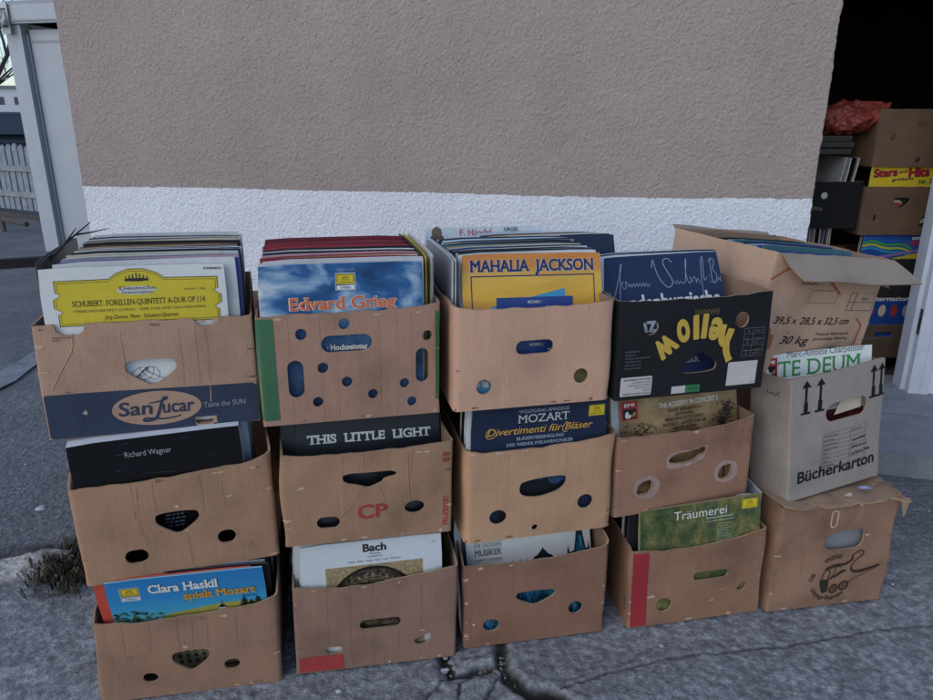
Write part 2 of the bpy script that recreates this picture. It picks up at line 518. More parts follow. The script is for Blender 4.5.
def make_box(name, label, group, pose, w, d, h, mat, top=((-1, 0), (1, 0)), holes=(), art=None, seed=0, r=.012, flare=0, t=.0045, bulge=.004, warp=.0022,
             side_dv=0, floor=True, inner=None, parts=(), lean=None, cat='cardboard box', notch=(), back_dv=0, hs_=1.1):
    W = Wrap(w, d, h, r, flare, seed, warp, bulge, lean)
    if seed < 12 or seed in (13, 15): art = art or Art(); wear(art, seed, w, h)
    hc = [np.mean(q, 0) for q in holes]
    holes = [[(c[0] + (p[0] - c[0]) * hs_, c[1] + (p[1] - c[1]) * hs_ * 1.04) for p in q] for q, c in zip(holes, hc)]
    H = W.half
    cols = list(np.arange(0, W.a, .013)) + list(np.linspace(W.a, W.a + W.q, 5)) + list(np.arange(W.a + W.q + .02, W.a + W.q + W.b, .03)) + list(np.linspace(W.a + W.q + W.b, W.a + 2 * W.q + W.b, 5)) + list(np.arange(W.a + 2 * W.q + W.b + .03, H - .01, .04)) + [H]
    cols = sorted(set([round(c, 5) for c in cols] + [-round(c, 5) for c in cols]))
    xs = [p[0] for p in top]; ys = [p[1] for p in top]
    g = np.random.default_rng(seed + 5); ph = g.uniform(0, 6, 3)
    def prof(u):
        f = u / (w / 2)
        v = np.interp(np.clip(f, -1, 1), xs, ys)
        k = min(max((abs(u) - w / 2) / .03, 0), 1)
        bk = min(max((abs(u) - (W.a + W.q + W.b)) / .03, 0), 1)
        return h + v * (1 - .0 * k) + side_dv * k * (1 - bk) + back_dv * bk + .0007 * math.sin(u * 61 + ph[0]) + .0006 * math.sin(u * 143 + ph[1]) + .0007 * math.sin(u * 391 + ph[2])
    def topline():
        pts = [(u, prof(u)) for u in cols]
        for nx, nw, nd in notch:        # rounded bites in the rim
            pts = [p for p in pts if abs(p[0] - nx) > nw / 2 + .002]
            hh = prof(nx)
            bite = [(nx - nw / 2, hh), (nx - nw / 2 + .004, hh - nd * .7), (nx - nw / 2 + .014, hh - nd), (nx + nw / 2 - .014, hh - nd), (nx + nw / 2 - .004, hh - nd * .7), (nx + nw / 2, hh)]
            pts += bite; pts.sort(key=lambda p: p[0])
        return pts
    tl = topline()
    outer = [(u, 0.0) for u in cols] + [(H, v) for v in np.arange(.03, prof(H) - .01, .03)] + tl[::-1] + [(-H, v) for v in np.arange(.03, prof(H) - .01, .03)[::-1]]
    grid = [(u, v) for u in cols[1:-1] for v in np.arange(.016, h - .01, .016 if abs(u) < W.a + W.q else .03)]
    V, F = tri_poly(outer, holes, extra=grid)
    root = empty(name, poseM(*pose)) if parts else None
    mb = MB()
    Po = W.at(V[:, 0], V[:, 1]); Pi = W.at(V[:, 0], V[:, 1], -t)
    inner = inner or INNER
    mb.add(Po, F, mat); mb.add(Pi, F[:, ::-1], inner)
    cnt = {}
    for f in F:
        for i in range(3):
            e = (f[i], f[(i + 1) % 3]); cnt[e] = cnt.get(e, 0) + 1
    bd = [e for e in cnt if (e[1], e[0]) not in cnt]
    ids = sorted({i for e in bd for i in e}); mp = {k: i for i, k in enumerate(ids)}; n = len(ids)
    mb.add(np.vstack([Po[ids], Pi[ids]]), [(mp[b], mp[a], mp[a] + n, mp[b] + n) for a, b in bd], EDGE)
    if floor:
        m_ = .003
        mb.box(-w / 2 + m_, w / 2 - m_, m_, d - m_, .002, .006, inner)
    def clear(A, Fa):
        c = np.array([A[list(f), :2].mean(0) for f in Fa]); k = np.ones(len(c), bool)
        for h_ in holes:
            k &= ~inside(c, h_); hv = inside(A[:, :2], h_)
            if hv.any(): k &= np.array([not hv[list(f)].any() for f in Fa])
        return [f for f, q in zip(Fa, k) if q]
    if art:
        for A, Fa, mt in art.items:
            mb.add(W.at(A[:, 0], A[:, 1], A[:, 2] * LAY + .0004), clear(A, Fa), mt)
    o = mb.build('body' if parts else name, root, None, smooth=40)
    if not parts: o.matrix_world = poseM(*pose)
    top_o = root or o
    tag(top_o, label, cat, group)
    for pn, pa, lb in parts:
        pm = MB()
        for A, Fa, mt in pa.items:
            pm.add(W.at(A[:, 0], A[:, 1], A[:, 2] * LAY + .0005), clear(A, Fa), mt)
        part(pm, pn, root, lb, smooth=40)
    top_o_M = poseM(*pose)
    return top_o, top_o_M, W

# ------------------------------------------------------------------ cover designs (x: 0 left .. 1 right, y: 0 top .. 1 bottom)
def X(f): return (f - .5) * L
def Y(f): return L * (1 - f)
YEL = flat('#d3bd35', .45, .06); YELB = flat('#dcc02c', .45, .04); INK = flat('#2a2725', .5, .05); WHT = flat('#dcdcd8', .42, .06); OFFW = flat('#c9c8c0', .45, .08)
NVY = flat('#22304f', .4, .1); BLK = flat('#131317', .38, .15); ORG = flat('#cf6a42', .45, .06); GLD = flat('#cf9f45', .45, .05); SILV = flat('#a9b2bd', .45, .05)

def artmat(name, builder, rough=.42):
    m, nt, b = newmat(name); c = builder(nt, coords(nt)); nt.links.new(c, b.inputs['Base Color'])
    b.inputs['Roughness'].default_value = rough; b.inputs['Specular IOR Level'].default_value = .4
    return m

def grad_z(nt, co, stops):
    sep = nt.nodes.new('ShaderNodeSeparateXYZ'); nt.links.new(co, sep.inputs[0])
    d = N(nt, 'ShaderNodeMath', operation='DIVIDE'); nt.links.new(sep.outputs[2], d.inputs[0]); d.inputs[1].default_value = L
    return ramp(nt, d.outputs[0], stops)
def stretch(nt, co, s):
    mp = nt.nodes.new('ShaderNodeMapping'); mp.inputs['Scale'].default_value = s; nt.links.new(co, mp.inputs['Vector']); return mp.outputs['Vector']

def m_clouds(nt, co):
    f = noise(nt, stretch(nt, co, (1, 1, 1.7)), 9.5, 6, .55, .5)
    sky = ramp(nt, f, [(.3, lin('#16385f')), (.47, lin('#2b5f92')), (.56, lin('#7d9dbb')), (.68, lin('#cfd6d8'))])
    hills = ramp(nt, noise(nt, co, 14, 6, .6), [(.35, lin('#1b2b42')), (.65, lin('#3e5f86'))])
    k = grad_z(nt, co, [(.5, (0, 0, 0)), (.56, (1, 1, 1))])
    return mul(nt, hills, sky, k, 'MIX')
def m_mahalia(nt, co):
    g = grad_z(nt, co, [(.55, lin('#cf9030')), (.72, lin('#d6a83a')), (.82, lin('#d7b04c')), (.9, lin('#cf8a3c')), (1, lin('#c47c3c'))])
    f = ramp(nt, noise(nt, stretch(nt, co, (.6, 1, 3)), 9, 3, .5), [(.3, (.86, .8, .74)), (.7, (1.08, 1.08, 1.0))])
    return mul(nt, g, f)
def m_dream(nt, co):
    f = noise(nt, stretch(nt, co, (1.3, 1, .9)), 19, 8, .75, .25)
    c = ramp(nt, f, [(.28, lin('#22332b')), (.42, lin('#43563a')), (.52, lin('#6d6a45')), (.6, lin('#8d7f52')), (.72, lin('#ab9c66'))])
    f2 = noise(nt, stretch(nt, co, (2.2, 1, .35)), 5, 3, .5)
    return mul(nt, c, ramp(nt, f2, [(.35, (.45, .62, .5)), (.6, (1.15, 1.1, .95))]))
def m_sepia(nt, co):
    f = noise(nt, co, 9, 6, .65, .3)
    c = ramp(nt, f, [(.3, lin('#4a3a2c')), (.5, lin('#8d7350')), (.7, lin('#b59a70'))])
    return c
def m_bronze(nt, co):
    f = noise(nt, co, 60, 6, .7, 1.2)
    return ramp(nt, f, [(.35, lin('#1b1713')), (.5, lin('#3d3328')), (.62, lin('#6f6250')), (.75, lin('#9c9078'))])
def m_stone(nt, co):
    f = noise(nt, co, 130, 5, .7)
    return ramp(nt, f, [(.3, lin('#6d5c42')), (.6, lin('#a5926c')), (.8, lin('#c2b08a'))])
def m_bluetower(nt, co):
    f = noise(nt, stretch(nt, co, (2.5, 1, .8)), 26, 5, .7, .5)
    return ramp(nt, f, [(.35, lin('#0d1a26')), (.48, lin('#14425c')), (.6, lin('#2a86a8')), (.75, lin('#7fb9c4'))])
def m_bluesky(nt, co):
    g = grad_z(nt, co, [(.5, lin('#8fb6a4')), (.68, lin('#3f9cc0')), (.8, lin('#2f86bd')), (1, lin('#2a7ab4'))])
    return g
def m_waves(nt, co):
    f = noise(nt, stretch(nt, co, (.5, 1, 2.2)), 7, 3, .5, 1.5)
    return ramp(nt, f, [(.3, lin('#23488c')), (.42, lin('#2f8cb5')), (.5, lin('#3f9a50')), (.58, lin('#c9c040')), (.68, lin('#2a5fae')), (.8, lin('#7a2d6c'))], 'CONSTANT')

def c_schubert():
    a = Art(); G = flat('#4b4838', .5)
    x0, x1, y0, y1 = .075, .955, .075, .345
    def fr(i):
        q = []
        def p(x, y): q.append((X(x), Y(y)))
        e = .012; i2 = i
        p(x0 + i, y0 + i); p(.36, y0 + i - .004); p(.40, y0 - .035 + i); p(.47, y0 - .06 + i); p(.55, y0 - .06 + i); p(.62, y0 - .035 + i); p(.66, y0 + i - .004)
        p(x1 - i, y0 + i); p(x1 - i, y0 + .07); p(x1 - .025 - i * .5, y0 + .085); p(x1 + .015 - i, y0 + .11); p(x1 + .015 - i, y1 - .11); p(x1 - .025 - i * .5, y1 - .085); p(x1 - i, y1 - .07)
        p(x1 - i, y1 - i); p(x0 + i, y1 - i)
        p(x0 + i, y1 - .07); p(x0 + .025 + i * .5, y1 - .085); p(x0 - .015 + i, y1 - .11); p(x0 - .015 + i, y0 + .11); p(x0 + .025 + i * .5, y0 + .085); p(x0 + i, y0 + .07)
        return q[::-1]
    a.poly(fr(0), G, 1); a.poly(fr(.005), YEL, 2); a.poly(fr(.014), G, 3); a.poly(fr(.017), YEL, 4)
    for k in range(-3, 4):
        a.poly(ellipse(X(.51 + k * .019), Y(.054 + .007 * abs(k)), .0013, .0056, 10), G, 5)
    a.poly(ellipse(X(.51), Y(.08), .021, .0032, 16), INK, 6)
    a.poly(chaikin([(X(.39), Y(.118)), (X(.62), Y(.118)), (X(.6), Y(.168)), (X(.41), Y(.168))], 2), OFFW, 5)
    a.text('Deutsche', X(.51), Y(.137), .006, INK, w=.062, layer=6, serif=.06)
    a.text('Grammophon', X(.51), Y(.16), .005, INK, w=.054, layer=6, serif=.05)
    a.text('SLPM 138', X(.82), Y(.152), .0036, G, w=.036, layer=6)
    a.text('STEREO', X(.93), Y(.032), .0036, INK, w=.032, layer=3, bold=.03)
    def caps(s, x, y, h, mat, w):
        a.text(s, x, y, h, mat, w=w, layer=6, serif=.06)
    caps('SCHUBERT: FORELLEN-QUINTETT A-DUR OP.114', X(.515), Y(.227), .0105, INK, .226)
    caps('STREICHQUARTETT D-MOLL · DER TOD UND DAS M\u00c4DCHEN', X(.515), Y(.262), .0042, G, .226)
    a.text('J\u00f6rg Demus, Piano · Schubert-Quartett', X(.515), Y(.308), .0075, INK, w=.128, layer=6, shear=.3, serif=0)
    # pen sketch on the lower half, seen through the hand hole
    r = random.Random(4)
    for k in range(3):
        p = [(X(.46 + .03 * k) + .018 * math.cos(t * 1.3 + k), Y(.66) + .014 * math.sin(t * 1.7 + 2 * k)) for t in np.linspace(0, 6, 14)]
        a.stroke(p, .0007, INK, 3, 1)
    a.stroke([(X(.5), Y(.64)), (X(.56), Y(.68)), (X(.6), Y(.70))], .0008, INK, 3, 1)
    return WHT, a
def c_grieg():
    a = Art(); W = flat('#e6dccf', .45, .05)
    emblem(a, X(.52), Y(.1), .034, .020, YELB, INK, 'x')
    a.text('STEREO 2535', X(.52), Y(.045), .003, flat('#9fb0c0'), w=.036)
    a.text('Edvard Grieg', X(.505), Y(.285), .0235, W, w=.209, bold=.05, serif=.06, layer=1)
    a.text('Edvard Grieg', X(.505), Y(.284), .0235, ORG, w=.205, bold=.022, serif=.06, layer=4)
    a.text('· Hochzeitstag', X(.515), Y(.553), .0105, W, w=.080, bold=.02, serif=.05)
    return artmat('cloudy_sky_print', m_clouds), a
def c_mahalia():
    a = Art(); B = flat('#252c5e', .42, .06); Wt = flat('#dfd9c4', .45); CY = flat('#3c8fb8', .42); B2 = flat('#27407e', .4, .05)
    a.text('MAHALIA  JACKSON', X(.5), Y(.134), .0235, Wt, w=.279, bold=.065, serif=.06, layer=1)
    a.text('MAHALIA  JACKSON', X(.5), Y(.133), .0235, B, w=.276, bold=.036, serif=.045, layer=4)
    for p in (rect(X(.065), X(.94), Y(.168), Y(.16)), rect(X(.065), X(.072), Y(.99), Y(.168)), rect(X(.933), X(.94), Y(.99), Y(.168))): a.poly(p, B, 2)
    a.poly([(X(.2), Y(.9)), (X(.2), Y(.37)), (X(.72), Y(.255)), (X(.77), Y(.9))], CY, 2)
    a.poly(rect(X(.235), X(.775), Y(.74), Y(.31)), B2, 4)
    for yy, n in ((.352, 'RECORD 1'), (.64, 'RECORD 2')):
        a.text(n, X(.5), Y(yy), .0055, Wt, w=.03, layer=6, bold=.02)
        a.lines(X(.28), Y(yy + .05), .03, 5, .0055, .0024, Wt, seed=3, layer=6); a.lines(X(.58), Y(yy + .03), .032, 6, .0055, .0024, Wt, seed=5, layer=6)
    a.poly(ellipse(-.121, .036, .022, .020, 24), flat('#3f95b5', .4), 5); a.poly(rect(-.140, -.108, .030, .044), flat('#d8dcdc', .4), 6); a.text('2.', -.124, .031, .012, flat('#2f78a8', .4), layer=7, bold=.03); a.poly(rough(ellipse(.092, .046, .024, .02, 14), .003, 2), flat('#7d7348', .4), 5)
    return artmat('orange_gradient_print', m_mahalia), a
def c_branden():
    a = Art(); H = flat('#8f9bb0', .45, .05)
    def S(p, w=.0016): a.stroke([(X(x), Y(y)) for x, y in p], w, H, 3, 2)
    S([(.07, .26), (.10, .33), (.15, .2), (.205, .08), (.20, .05), (.185, .1), (.17, .2), (.15, .33), (.13, .38)])
    S([(.2, .2), (.185, .19), (.18, .23), (.2, .255), (.215, .22), (.21, .19), (.225, .2), (.235, .245), (.25, .2), (.255, .25), (.275, .2), (.28, .25), (.30, .2), (.305, .25), (.325, .2), (.33, .25), (.35, .2), (.355, .25), (.375, .2), (.38, .25), (.405, .22)], .0013)
    S([(.44, .1), (.46, .02), (.47, .14), (.5, .22), (.55, .27), (.6, .22), (.55, .12), (.53, .05), (.58, .03), (.61, .07)], .002)
    x = .6
    S([(.60, .21), (.61, .245), (.63, .2), (.635, .25), (.655, .21), (.665, .245), (.69, .23)], .0013)
    S([(.69, .23), (.72, .1), (.735, .04), (.72, .06), (.705, .18), (.72, .25), (.745, .22), (.735, .19)], .0016)
    S([(.75, .23), (.77, .18), (.785, .22), (.775, .25), (.80, .19), (.81, .25)], .0013)
    S([(.815, .4), (.83, .2), (.85, .06), (.87, .03), (.865, .08), (.845, .24), (.875, .2)], .0016)
    for q in (.19, .24): a.poly(ellipse(X(.9), Y(q), .0014), H, 3)
    S([(.93, .05), (.92, .16), (.915, .25), (.94, .24)], .0016); S([(.91, .08), (.95, .05), (.96, .1), (.93, .14), (.965, .18), (.95, .24), (.92, .25)], .0016)
    S([(.96, .24), (.975, .2), (.985, .25), (.99, .2)], .0012)
    a.text('Brandenburgische', X(.5), Y(.418), .036, WHT, w=.288, bold=.03, layer=2)
    a.text('Konzerte', X(.36), Y(.58), .036, WHT, bold=.03, layer=2)
    # small plate lower down, seen through the hole of the box
    a.text('W\u00dcRTTEMB.', X(.57), Y(.775), .0125, WHT, w=.062, layer=3); a.text('KAMMERORCH.', X(.57), Y(.828), .0125, WHT, w=.068, layer=3)
    return NVY, a
def c_wagner():
    a = Art(); G = flat('#a9abad', .5)
    a.text('Richard Wagner', X(.45), Y(.135), .0125, G, w=.084)
    a.text('Der Ring', X(.53), Y(.6), .007, flat('#70757a'), w=.03)
    a.lines(X(.53), Y(.64), .05, 4, .010, .004, flat('#5a6066'), seed=2, al='c')
    a.stroke([(X(.4), Y(.27)), (X(.62), Y(.29))], .0006, flat('#55555a'), 2, 0)
    r = random.Random(3)
    for k in range(9):
        x, y = r.uniform(.03, .95), r.uniform(.02, .4); a.stroke([(X(x), Y(y)), (X(x + r.uniform(.01, .05)), Y(y + r.uniform(-.01, .01)))], .0007, flat('#5d5c60', .6), 2, 0)
    return BLK, a
def c_light():
    a = Art()
    a.text('THIS  LITTLE  LIGHT', X(.5), Y(.365), .0185, WHT, w=.272, bold=.028, serif=.09)
    a.poly(rect(X(.0), X(.006), Y(1), Y(0)), flat('#3a3a3e'), 2)
    return BLK, a
def c_divert():
    a = Art()
    a.text('WOLFGANG AMADEUS', X(.52), Y(.06), .0075, SILV, w=.115, serif=.05)
    a.text('MOZART', X(.52), Y(.133), .0185, OFFW, w=.118, serif=.06)
    a.text('Divertimenti f\u00fcr Bl\u00e4ser', X(.5), Y(.212), .0165, GLD, w=.245, shear=.28, bold=.008, layer=4)
    a.stroke([(X(.135), Y(.155)), (X(.10), Y(.19)), (X(.11), Y(.232)), (X(.15), Y(.23)), (X(.19), Y(.2))], .0018, GLD, 3)
    a.stroke([(X(.695), Y(.15)), (X(.66), Y(.195)), (X(.67), Y(.228)), (X(.70), Y(.226))], .0018, GLD, 3)
    a.text('BL\u00c4SERVEREINIGUNG', X(.5), Y(.262), .0075, SILV, w=.11, serif=.05)
    a.text('DER WIENER PHILHARMONIKER', X(.5), Y(.305), .0075, SILV, w=.155, serif=.05)
    emblem(a, X(.915), Y(.085), .038, .026, YELB, INK)
    a.poly(rect(X(.2), X(.8), Y(1), Y(.42)), flat('#2a4668', .4, .1), 2)
    p = [(X(.2), Y(1))]; r = random.Random(5)
    for k in range(25): p.append((X(.2 + .025 * k), Y(.60 - .04 * math.sin(k * .26) - r.uniform(0, .03) - (.07 if k == 14 else 0))))
    a.poly(p + [(X(.8), Y(1))], flat('#12161f', .4), 4)
    return flat('#1f2a42', .38, .1), a
def c_academy():
    a = Art(); T = flat('#d6d0c4', .45); D = flat('#34251b', .5); LV = flat('#2c2119', .5)
    emi(a, X(.085), Y(.235), .042, .046)
    a.text('THE ACADEMY IN CONCERT II', X(.58), Y(.25), .0115, T, w=.158, bold=.03)
    for k, s in enumerate(('MOZART SERENADE NO. 6', 'HAYDN ARIA', 'MENDELSSOHN OCTET SCHERZO', 'BACH SUITE · GAVOTTE AND AIR', 'HANDEL ALCINA', 'BOCCHERINI MINUET')):
        a.text(s, X(.54), Y(.292 + .036 * k), .0078, D, bold=.028, w=(.088, .05, .105, .115, .062, .078)[k])
    a.text('Academy of St. Martin-in-the-Fields', X(.54), Y(.515), .0065, T, w=.11)
    a.text('NEVILLE MARRINER', X(.54), Y(.555), .009, T, w=.1, bold=.03)
    r = random.Random(8)
    for cx, cy, n, sp in ((.1, .5, 110, .09), (.2, .42, 90, .07), (.86, .44, 260, .06), (.91, .33, 150, .04)):
        for k in range(n):
            x, y = r.gauss(cx, sp * .6), r.gauss(cy, sp * .8)
            if .01 < x < .99: a.poly(rough(ellipse(X(x), Y(y), r.uniform(.001, .0032), r.uniform(.0008, .0026), 6), .0008, k), LV, 1.5 + 2 * r.random())
    a.stroke([(X(.86), Y(.9)), (X(.87), Y(.6)), (X(.88), Y(.4))], .004, LV, 2)
    return artmat('sepia_landscape_print', m_sepia), a
def c_tedeum():
    a = Art(); G = flat('#3d8a4f', .45, .05); T = flat('#54606a', .5)
    emi(a, X(.075), Y(.20), .04, .05)
    a.lines(X(.03), Y(.06), .035, 2, .006, .003, T); a.text('DIGITAL 1 C 067', X(.9), Y(.05), .0035, T, w=.05)
    a.text('Marc-Antoine Charpentier', X(.55), Y(.13), .0155, T, w=.208, serif=.05)
    a.text('TE DEUM', X(.50), Y(.285), .040, G, w=.225, bold=.005, serif=.07)
    a.text('MAGNIFICAT', X(.5), Y(.47), .03, G, w=.22, serif=.06)
    a.poly(rect(X(.1), X(.9), Y(.98), Y(.6)), flat('#5c2a33', .4), 2)
    return flat('#d5ddda', .42, .04), a
def c_clara():
    a = Art(); Wt = flat('#dfe2df', .45); GL = flat('#d29a35', .45); GR = flat('#2e4a2c', .5); K = flat('#1a2018', .5); HL = flat('#a9a24c', .5); SN = flat('#8b7a55', .5)
    emblem(a, X(.145), Y(.115), .034, .024, YELB, INK, 'x')
    a.text('Clara Haskil', X(.483), Y(.142), .0235, flat('#27566f'), w=.140, bold=.05, serif=.05, layer=1)
    a.text('Clara Haskil', X(.48), Y(.14), .0235, Wt, w=.138, bold=.03, serif=.05, layer=4)
    a.text('spielt Mozart', X(.703), Y(.235), .021, flat('#3b5a50'), w=.150, bold=.045, serif=.05, layer=1)
    a.text('spielt Mozart', X(.70), Y(.233), .021, GL, w=.148, bold=.028, serif=.05, layer=4)
    a.text('Klavierkonzerte', X(.89), Y(.272), .006, K, w=.03, layer=4)
    for p in ([(.3, .37), (.5, .345), (.66, .315), (.84, .31), (1, .345), (1, .6), (.2, .6)],): a.poly(chaikin([(X(x), Y(y)) for x, y in p], 2), HL, 1)
    a.poly(chaikin([(X(x), Y(y)) for x, y in [(0, .43), (.3, .40), (.55, .415), (1, .39), (1, 1), (0, 1)]], 1), flat('#45694a', .5), 2)
    a.poly(rect(X(.68), X(.725), Y(.42), Y(.355)), Wt, 4); a.poly([(X(.675), Y(.355)), (X(.73), Y(.355)), (X(.703), Y(.315))], K, 4); a.stroke([(X(.703), Y(.32)), (X(.703), Y(.285))], .001, K, 4, 0)
    for x, y, h in ((.85, .275, .15), (.94, .28, .15), (.895, .31, .11)):
        for k in range(6):
            w = .02 + .012 * k; yy = y + h * k / 6
            a.poly([(X(x - w), Y(yy + .035)), (X(x), Y(yy - .005)), (X(x + w), Y(yy + .035)), (X(x), Y(yy + .02))][::-1], K, 5 + .1 * k)
        a.stroke([(X(x), Y(y)), (X(x), Y(y + h + .05))], .002, K, 5, 0)
    r = random.Random(2)
    for k in range(150):
        x, y = abs(r.gauss(.12, .13)), r.uniform(.29, .46); y += abs(x - .12) * .3
        if x < .5: a.poly(rough(ellipse(X(max(x, .02)), Y(y), r.uniform(.002, .005), r.uniform(.0012, .003), 6), .001, k), (GR, K, flat('#4b6b35', .5))[k % 3], 3 + 2 * r.random())
    # town houses on the lower half, seen through the hand hole
    a.poly(rect(X(.2), X(.8), Y(.98), Y(.70)), flat('#b9ad88', .5), 3)
    for i in range(10):
        for j in range(3):
            a.poly(rect(X(.23 + .055 * i), X(.255 + .055 * i), Y(.80 + .065 * j), Y(.755 + .065 * j)), flat('#57503c', .5), 4)
    return artmat('blue_sky_print', m_bluesky), a
def c_bach():
    a = Art(); T = flat('#55585c', .5)
    a.text('Bach', X(.52), Y(.088), .0185, INK, w=.052, bold=.035)
    a.text('Messe', X(.52), Y(.115), .005, T, w=.024); a.text('h-moll BWV 232', X(.52), Y(.138), .0045, T, w=.032)
    a.text('Giebel · Baker · Gedda · Prey · Crass · Klemperer', X(.52), Y(.17), .005, T, w=.118)
    a.poly(rect(X(.17), X(.86), Y(1), Y(.195)), artmat('stone_print', m_stone), 1)
    cx, cy = X(.5), Y(.60); BZ = artmat('bronze_print', m_bronze)
    def clip(p):
        q = []
        for x, y in p:
            c = (min(max(x, X(.172)), X(.858)), max(y, .001))
            if not q or math.dist(c, q[-1]) > 1e-4: q.append(c)
        return q
    a.poly(clip(ellipse(cx, cy, .107, .123, 60)), flat('#211b16', .4), 2)
    a.poly(clip(ellipse(cx, cy, .101, .116, 60)), BZ, 3)
    for rr in (.084, .079):
        a.stroke(ellipse(cx, cy, rr, rr * 1.15, 60), .0012, flat('#8b7d66', .4), 5, 0, True)
    for k in range(-7, 8):
        t = k * .17; a.text('MUSICADEIGLORIA'[k + 7], cx + .09 * math.sin(t), cy + .101 * math.cos(t) - .004, .008, flat('#9a8c74', .4), rot=-t, layer=5, bold=.02)
    r = random.Random(5)
    for k in range(16):
        p = [(cx + r.uniform(-.06, .06), cy + r.uniform(-.02, .085)) for _ in range(3)]; a.stroke(p, .0022, flat('#8b7d66' if k % 2 else '#1c1713', .4), 5)
    a.text('2 LP', X(.94), Y(.07), .004, T); a.poly(ellipse(X(.21), Y(.87), .028, .018), flat('#d6d6d0', .5), 6)
    return flat('#c9cdcf', .42, .05), a
def c_musiker():
    a = Art(); B = artmat('blue_town_print', m_bluetower); K = flat('#101a22', .5)
    a.text('DEUTSCHE   GRAMMOPHON', X(.17), Y(.23), .005, INK, w=.066, bold=.03)
    a.text('DIE GROSSEN', X(.17), Y(.28), .008, INK, w=.068, serif=.06)
    a.text('MUSIKER', X(.17), Y(.345), .0135, INK, w=.068, serif=.07, bold=.01)
    a.text('ROBERT SCHUMANN', X(.17), Y(.39), .006, INK, w=.068, serif=.05)
    for y in (.245, .293, .402): a.poly(rect(X(.06), X(.28), Y(y + .002), Y(y)), INK, 2)
    def sil(p, m=B, l=2): a.poly([(X(x), Y(y)) for x, y in p][::-1], m, l)
    sil([(.5, .476), (.51, .43), (.535, .40), (.565, .385), (.578, .368), (.598, .345), (.604, .325), (.61, .345), (.632, .368), (.645, .385), (.675, .40), (.70, .43), (.71, .476)], K)
    sil([(.53, .476), (.545, .435), (.575, .41), (.635, .41), (.665, .435), (.68, .476)], B, 4)
    sil([(.79, .476), (.80, .41), (.812, .34), (.822, .40), (.86, .385), (.878, .28), (.888, .16), (.893, .10), (.92, .10), (.927, .16), (.94, .28), (.955, .375), (.972, .38), (.982, .32), (.99, .40), (.994, .476)], K, 2)
    sil([(.82, .476), (.868, .40), (.885, .27), (.93, .27), (.945, .38), (.98, .476)], B, 4)
    for x in (.36, .42, .47, .74): sil([(x - .014, .476), (x - .008, .45), (x, .40), (x + .008, .45), (x + .014, .476)], K)
    a.poly(rect(X(.0), X(.995), Y(1), Y(.475)), B, 1.5)
    return WHT, a
def c_dream():
    a = Art(); W = flat('#d9dcd4', .45); G = flat('#9db598', .5)
    a.text('Tr\u00e4umerei', X(.5), Y(.128), .0235, W, w=.136)
    a.text('Romantische Klaviermusik', X(.66), Y(.158), .0058, W, w=.068)
    a.poly(rect(X(.55), X(.78), Y(.182), Y(.179)), W, 2)
    r = random.Random(4); rows = ['Schumann', 'Chopin', 'Liszt', 'Brahms', 'Debussy', 'Mendelssohn', 'Schubert', 'Grieg', 'Rachmaninow', 'Tschaikowsky', 'Wilhelm Kempff', 'Tamas Vasary', 'Stefan Askenase']
    for k, s in enumerate(rows):
        a.text(s, X(.64), Y(.22 + .0225 * k), .005, G, w=r.uniform(.025, .06), al='l', layer=2)
    emblem(a, X(.905), Y(.075), .040, .026, YELB, INK)
    a.poly(rect(X(0), X(.012), Y(1), Y(0)), flat('#8c8360', .5), 2); a.poly(rect(X(.012), X(1), Y(.006), Y(0)), flat('#8c8360', .5), 2)
    return artmat('woodland_print', m_dream), a

# ------------------------------------------------------------------ the fifteen front boxes
def dull(c):
    c = [int(c[k:k + 2], 16) / 255 for k in (1, 3, 5)]; g = sum(c) / 3
    return ((c[0] * .9 + g * .1) * .965, (c[1] * .9 + g * .1) * .94, (c[2] * .9 + g * .1) * .945)
CB = [cardboard('cardboard_%d' % i, dull(c), i, f, st) for i, (c, f, st) in enumerate([('#a07c61', 1, .2), ('#b08969', 1, .18), ('#be9a7d', .8, .18), ('#967663', .7, .2), ('#a98565', .9, .24), ('#b08a73', .8, .2), ('#d0a688', .9, .14), ('#c49b76', 1, .16), ('#a07a5f', .7, .2), ('#926d56', .7, .2), ('#997459', .8, .24), ('#a1795f', .8, .26), ('#9b795f', .6, .3), ('#c4a488', .6, .16), ('#a29a91', .5, .16)])]
BLKBOX = cardboard('black_printed_cardboard', '#202124', 20, .7, .3)
GB = 'cardboard fruit boxes stacked full of records'
NAVYP = flat('#3a4154', .8, .14, spec=.2); REDP = flat('#a23f3c', .8, .12, spec=.2); SCUFF = flat('#bfa48e', .9, .1, spec=.1); SCUFD = flat('#8a6c58', .9, .15, spec=.1); BLKP = flat('#221f1e', .8, .1, spec=.2); CLRP = flat('#b2917a', .85, .1, spec=.2)
GRN = flat('#3f6b4b', .45, .12); REDT = flat('#9c3038', .4, .1); LBL = flat('#c3bdb8', .6, .08)

def wear(a, seed, w, h, n=13):
    """torn flecks of top paper along rims, corners and bottom edge"""
    r = random.Random(seed)
    for k in range(n):
        e = r.random()
        u, v = (r.uniform(-w * .47, w * .47), r.choice((.006, h * .965))) if e < .55 else (r.choice((-1, 1)) * w * .478, r.uniform(.02, h * .9)) if e < .8 else (r.uniform(-w * .4, w * .4), r.uniform(.03, h * .8))
        sx, sy = r.uniform(.002, .011), r.uniform(.0012, .004)
        a.poly(rough(ellipse(u, v, sx, sy, 9), min(sx, sy) * .45, k + seed), r.choice((SCUFF, SCUFF, SCUFD)), 1 + .1 * k)
def vlines(a, us, h, top=None, hgt=4, seed=0, low=.0, w=.0026):
    r = random.Random(seed)
    for u in us:
        t = (top or h) * .985; p = [(u + r.uniform(-.0008, .0008), low + (t - low) * k / 6) for k in range(7)]
        a.stroke(p, w, SCUFF if False else CURM, 1, 1, ridge=r.uniform(.5, 1) * hgt * .42)
CURM = None
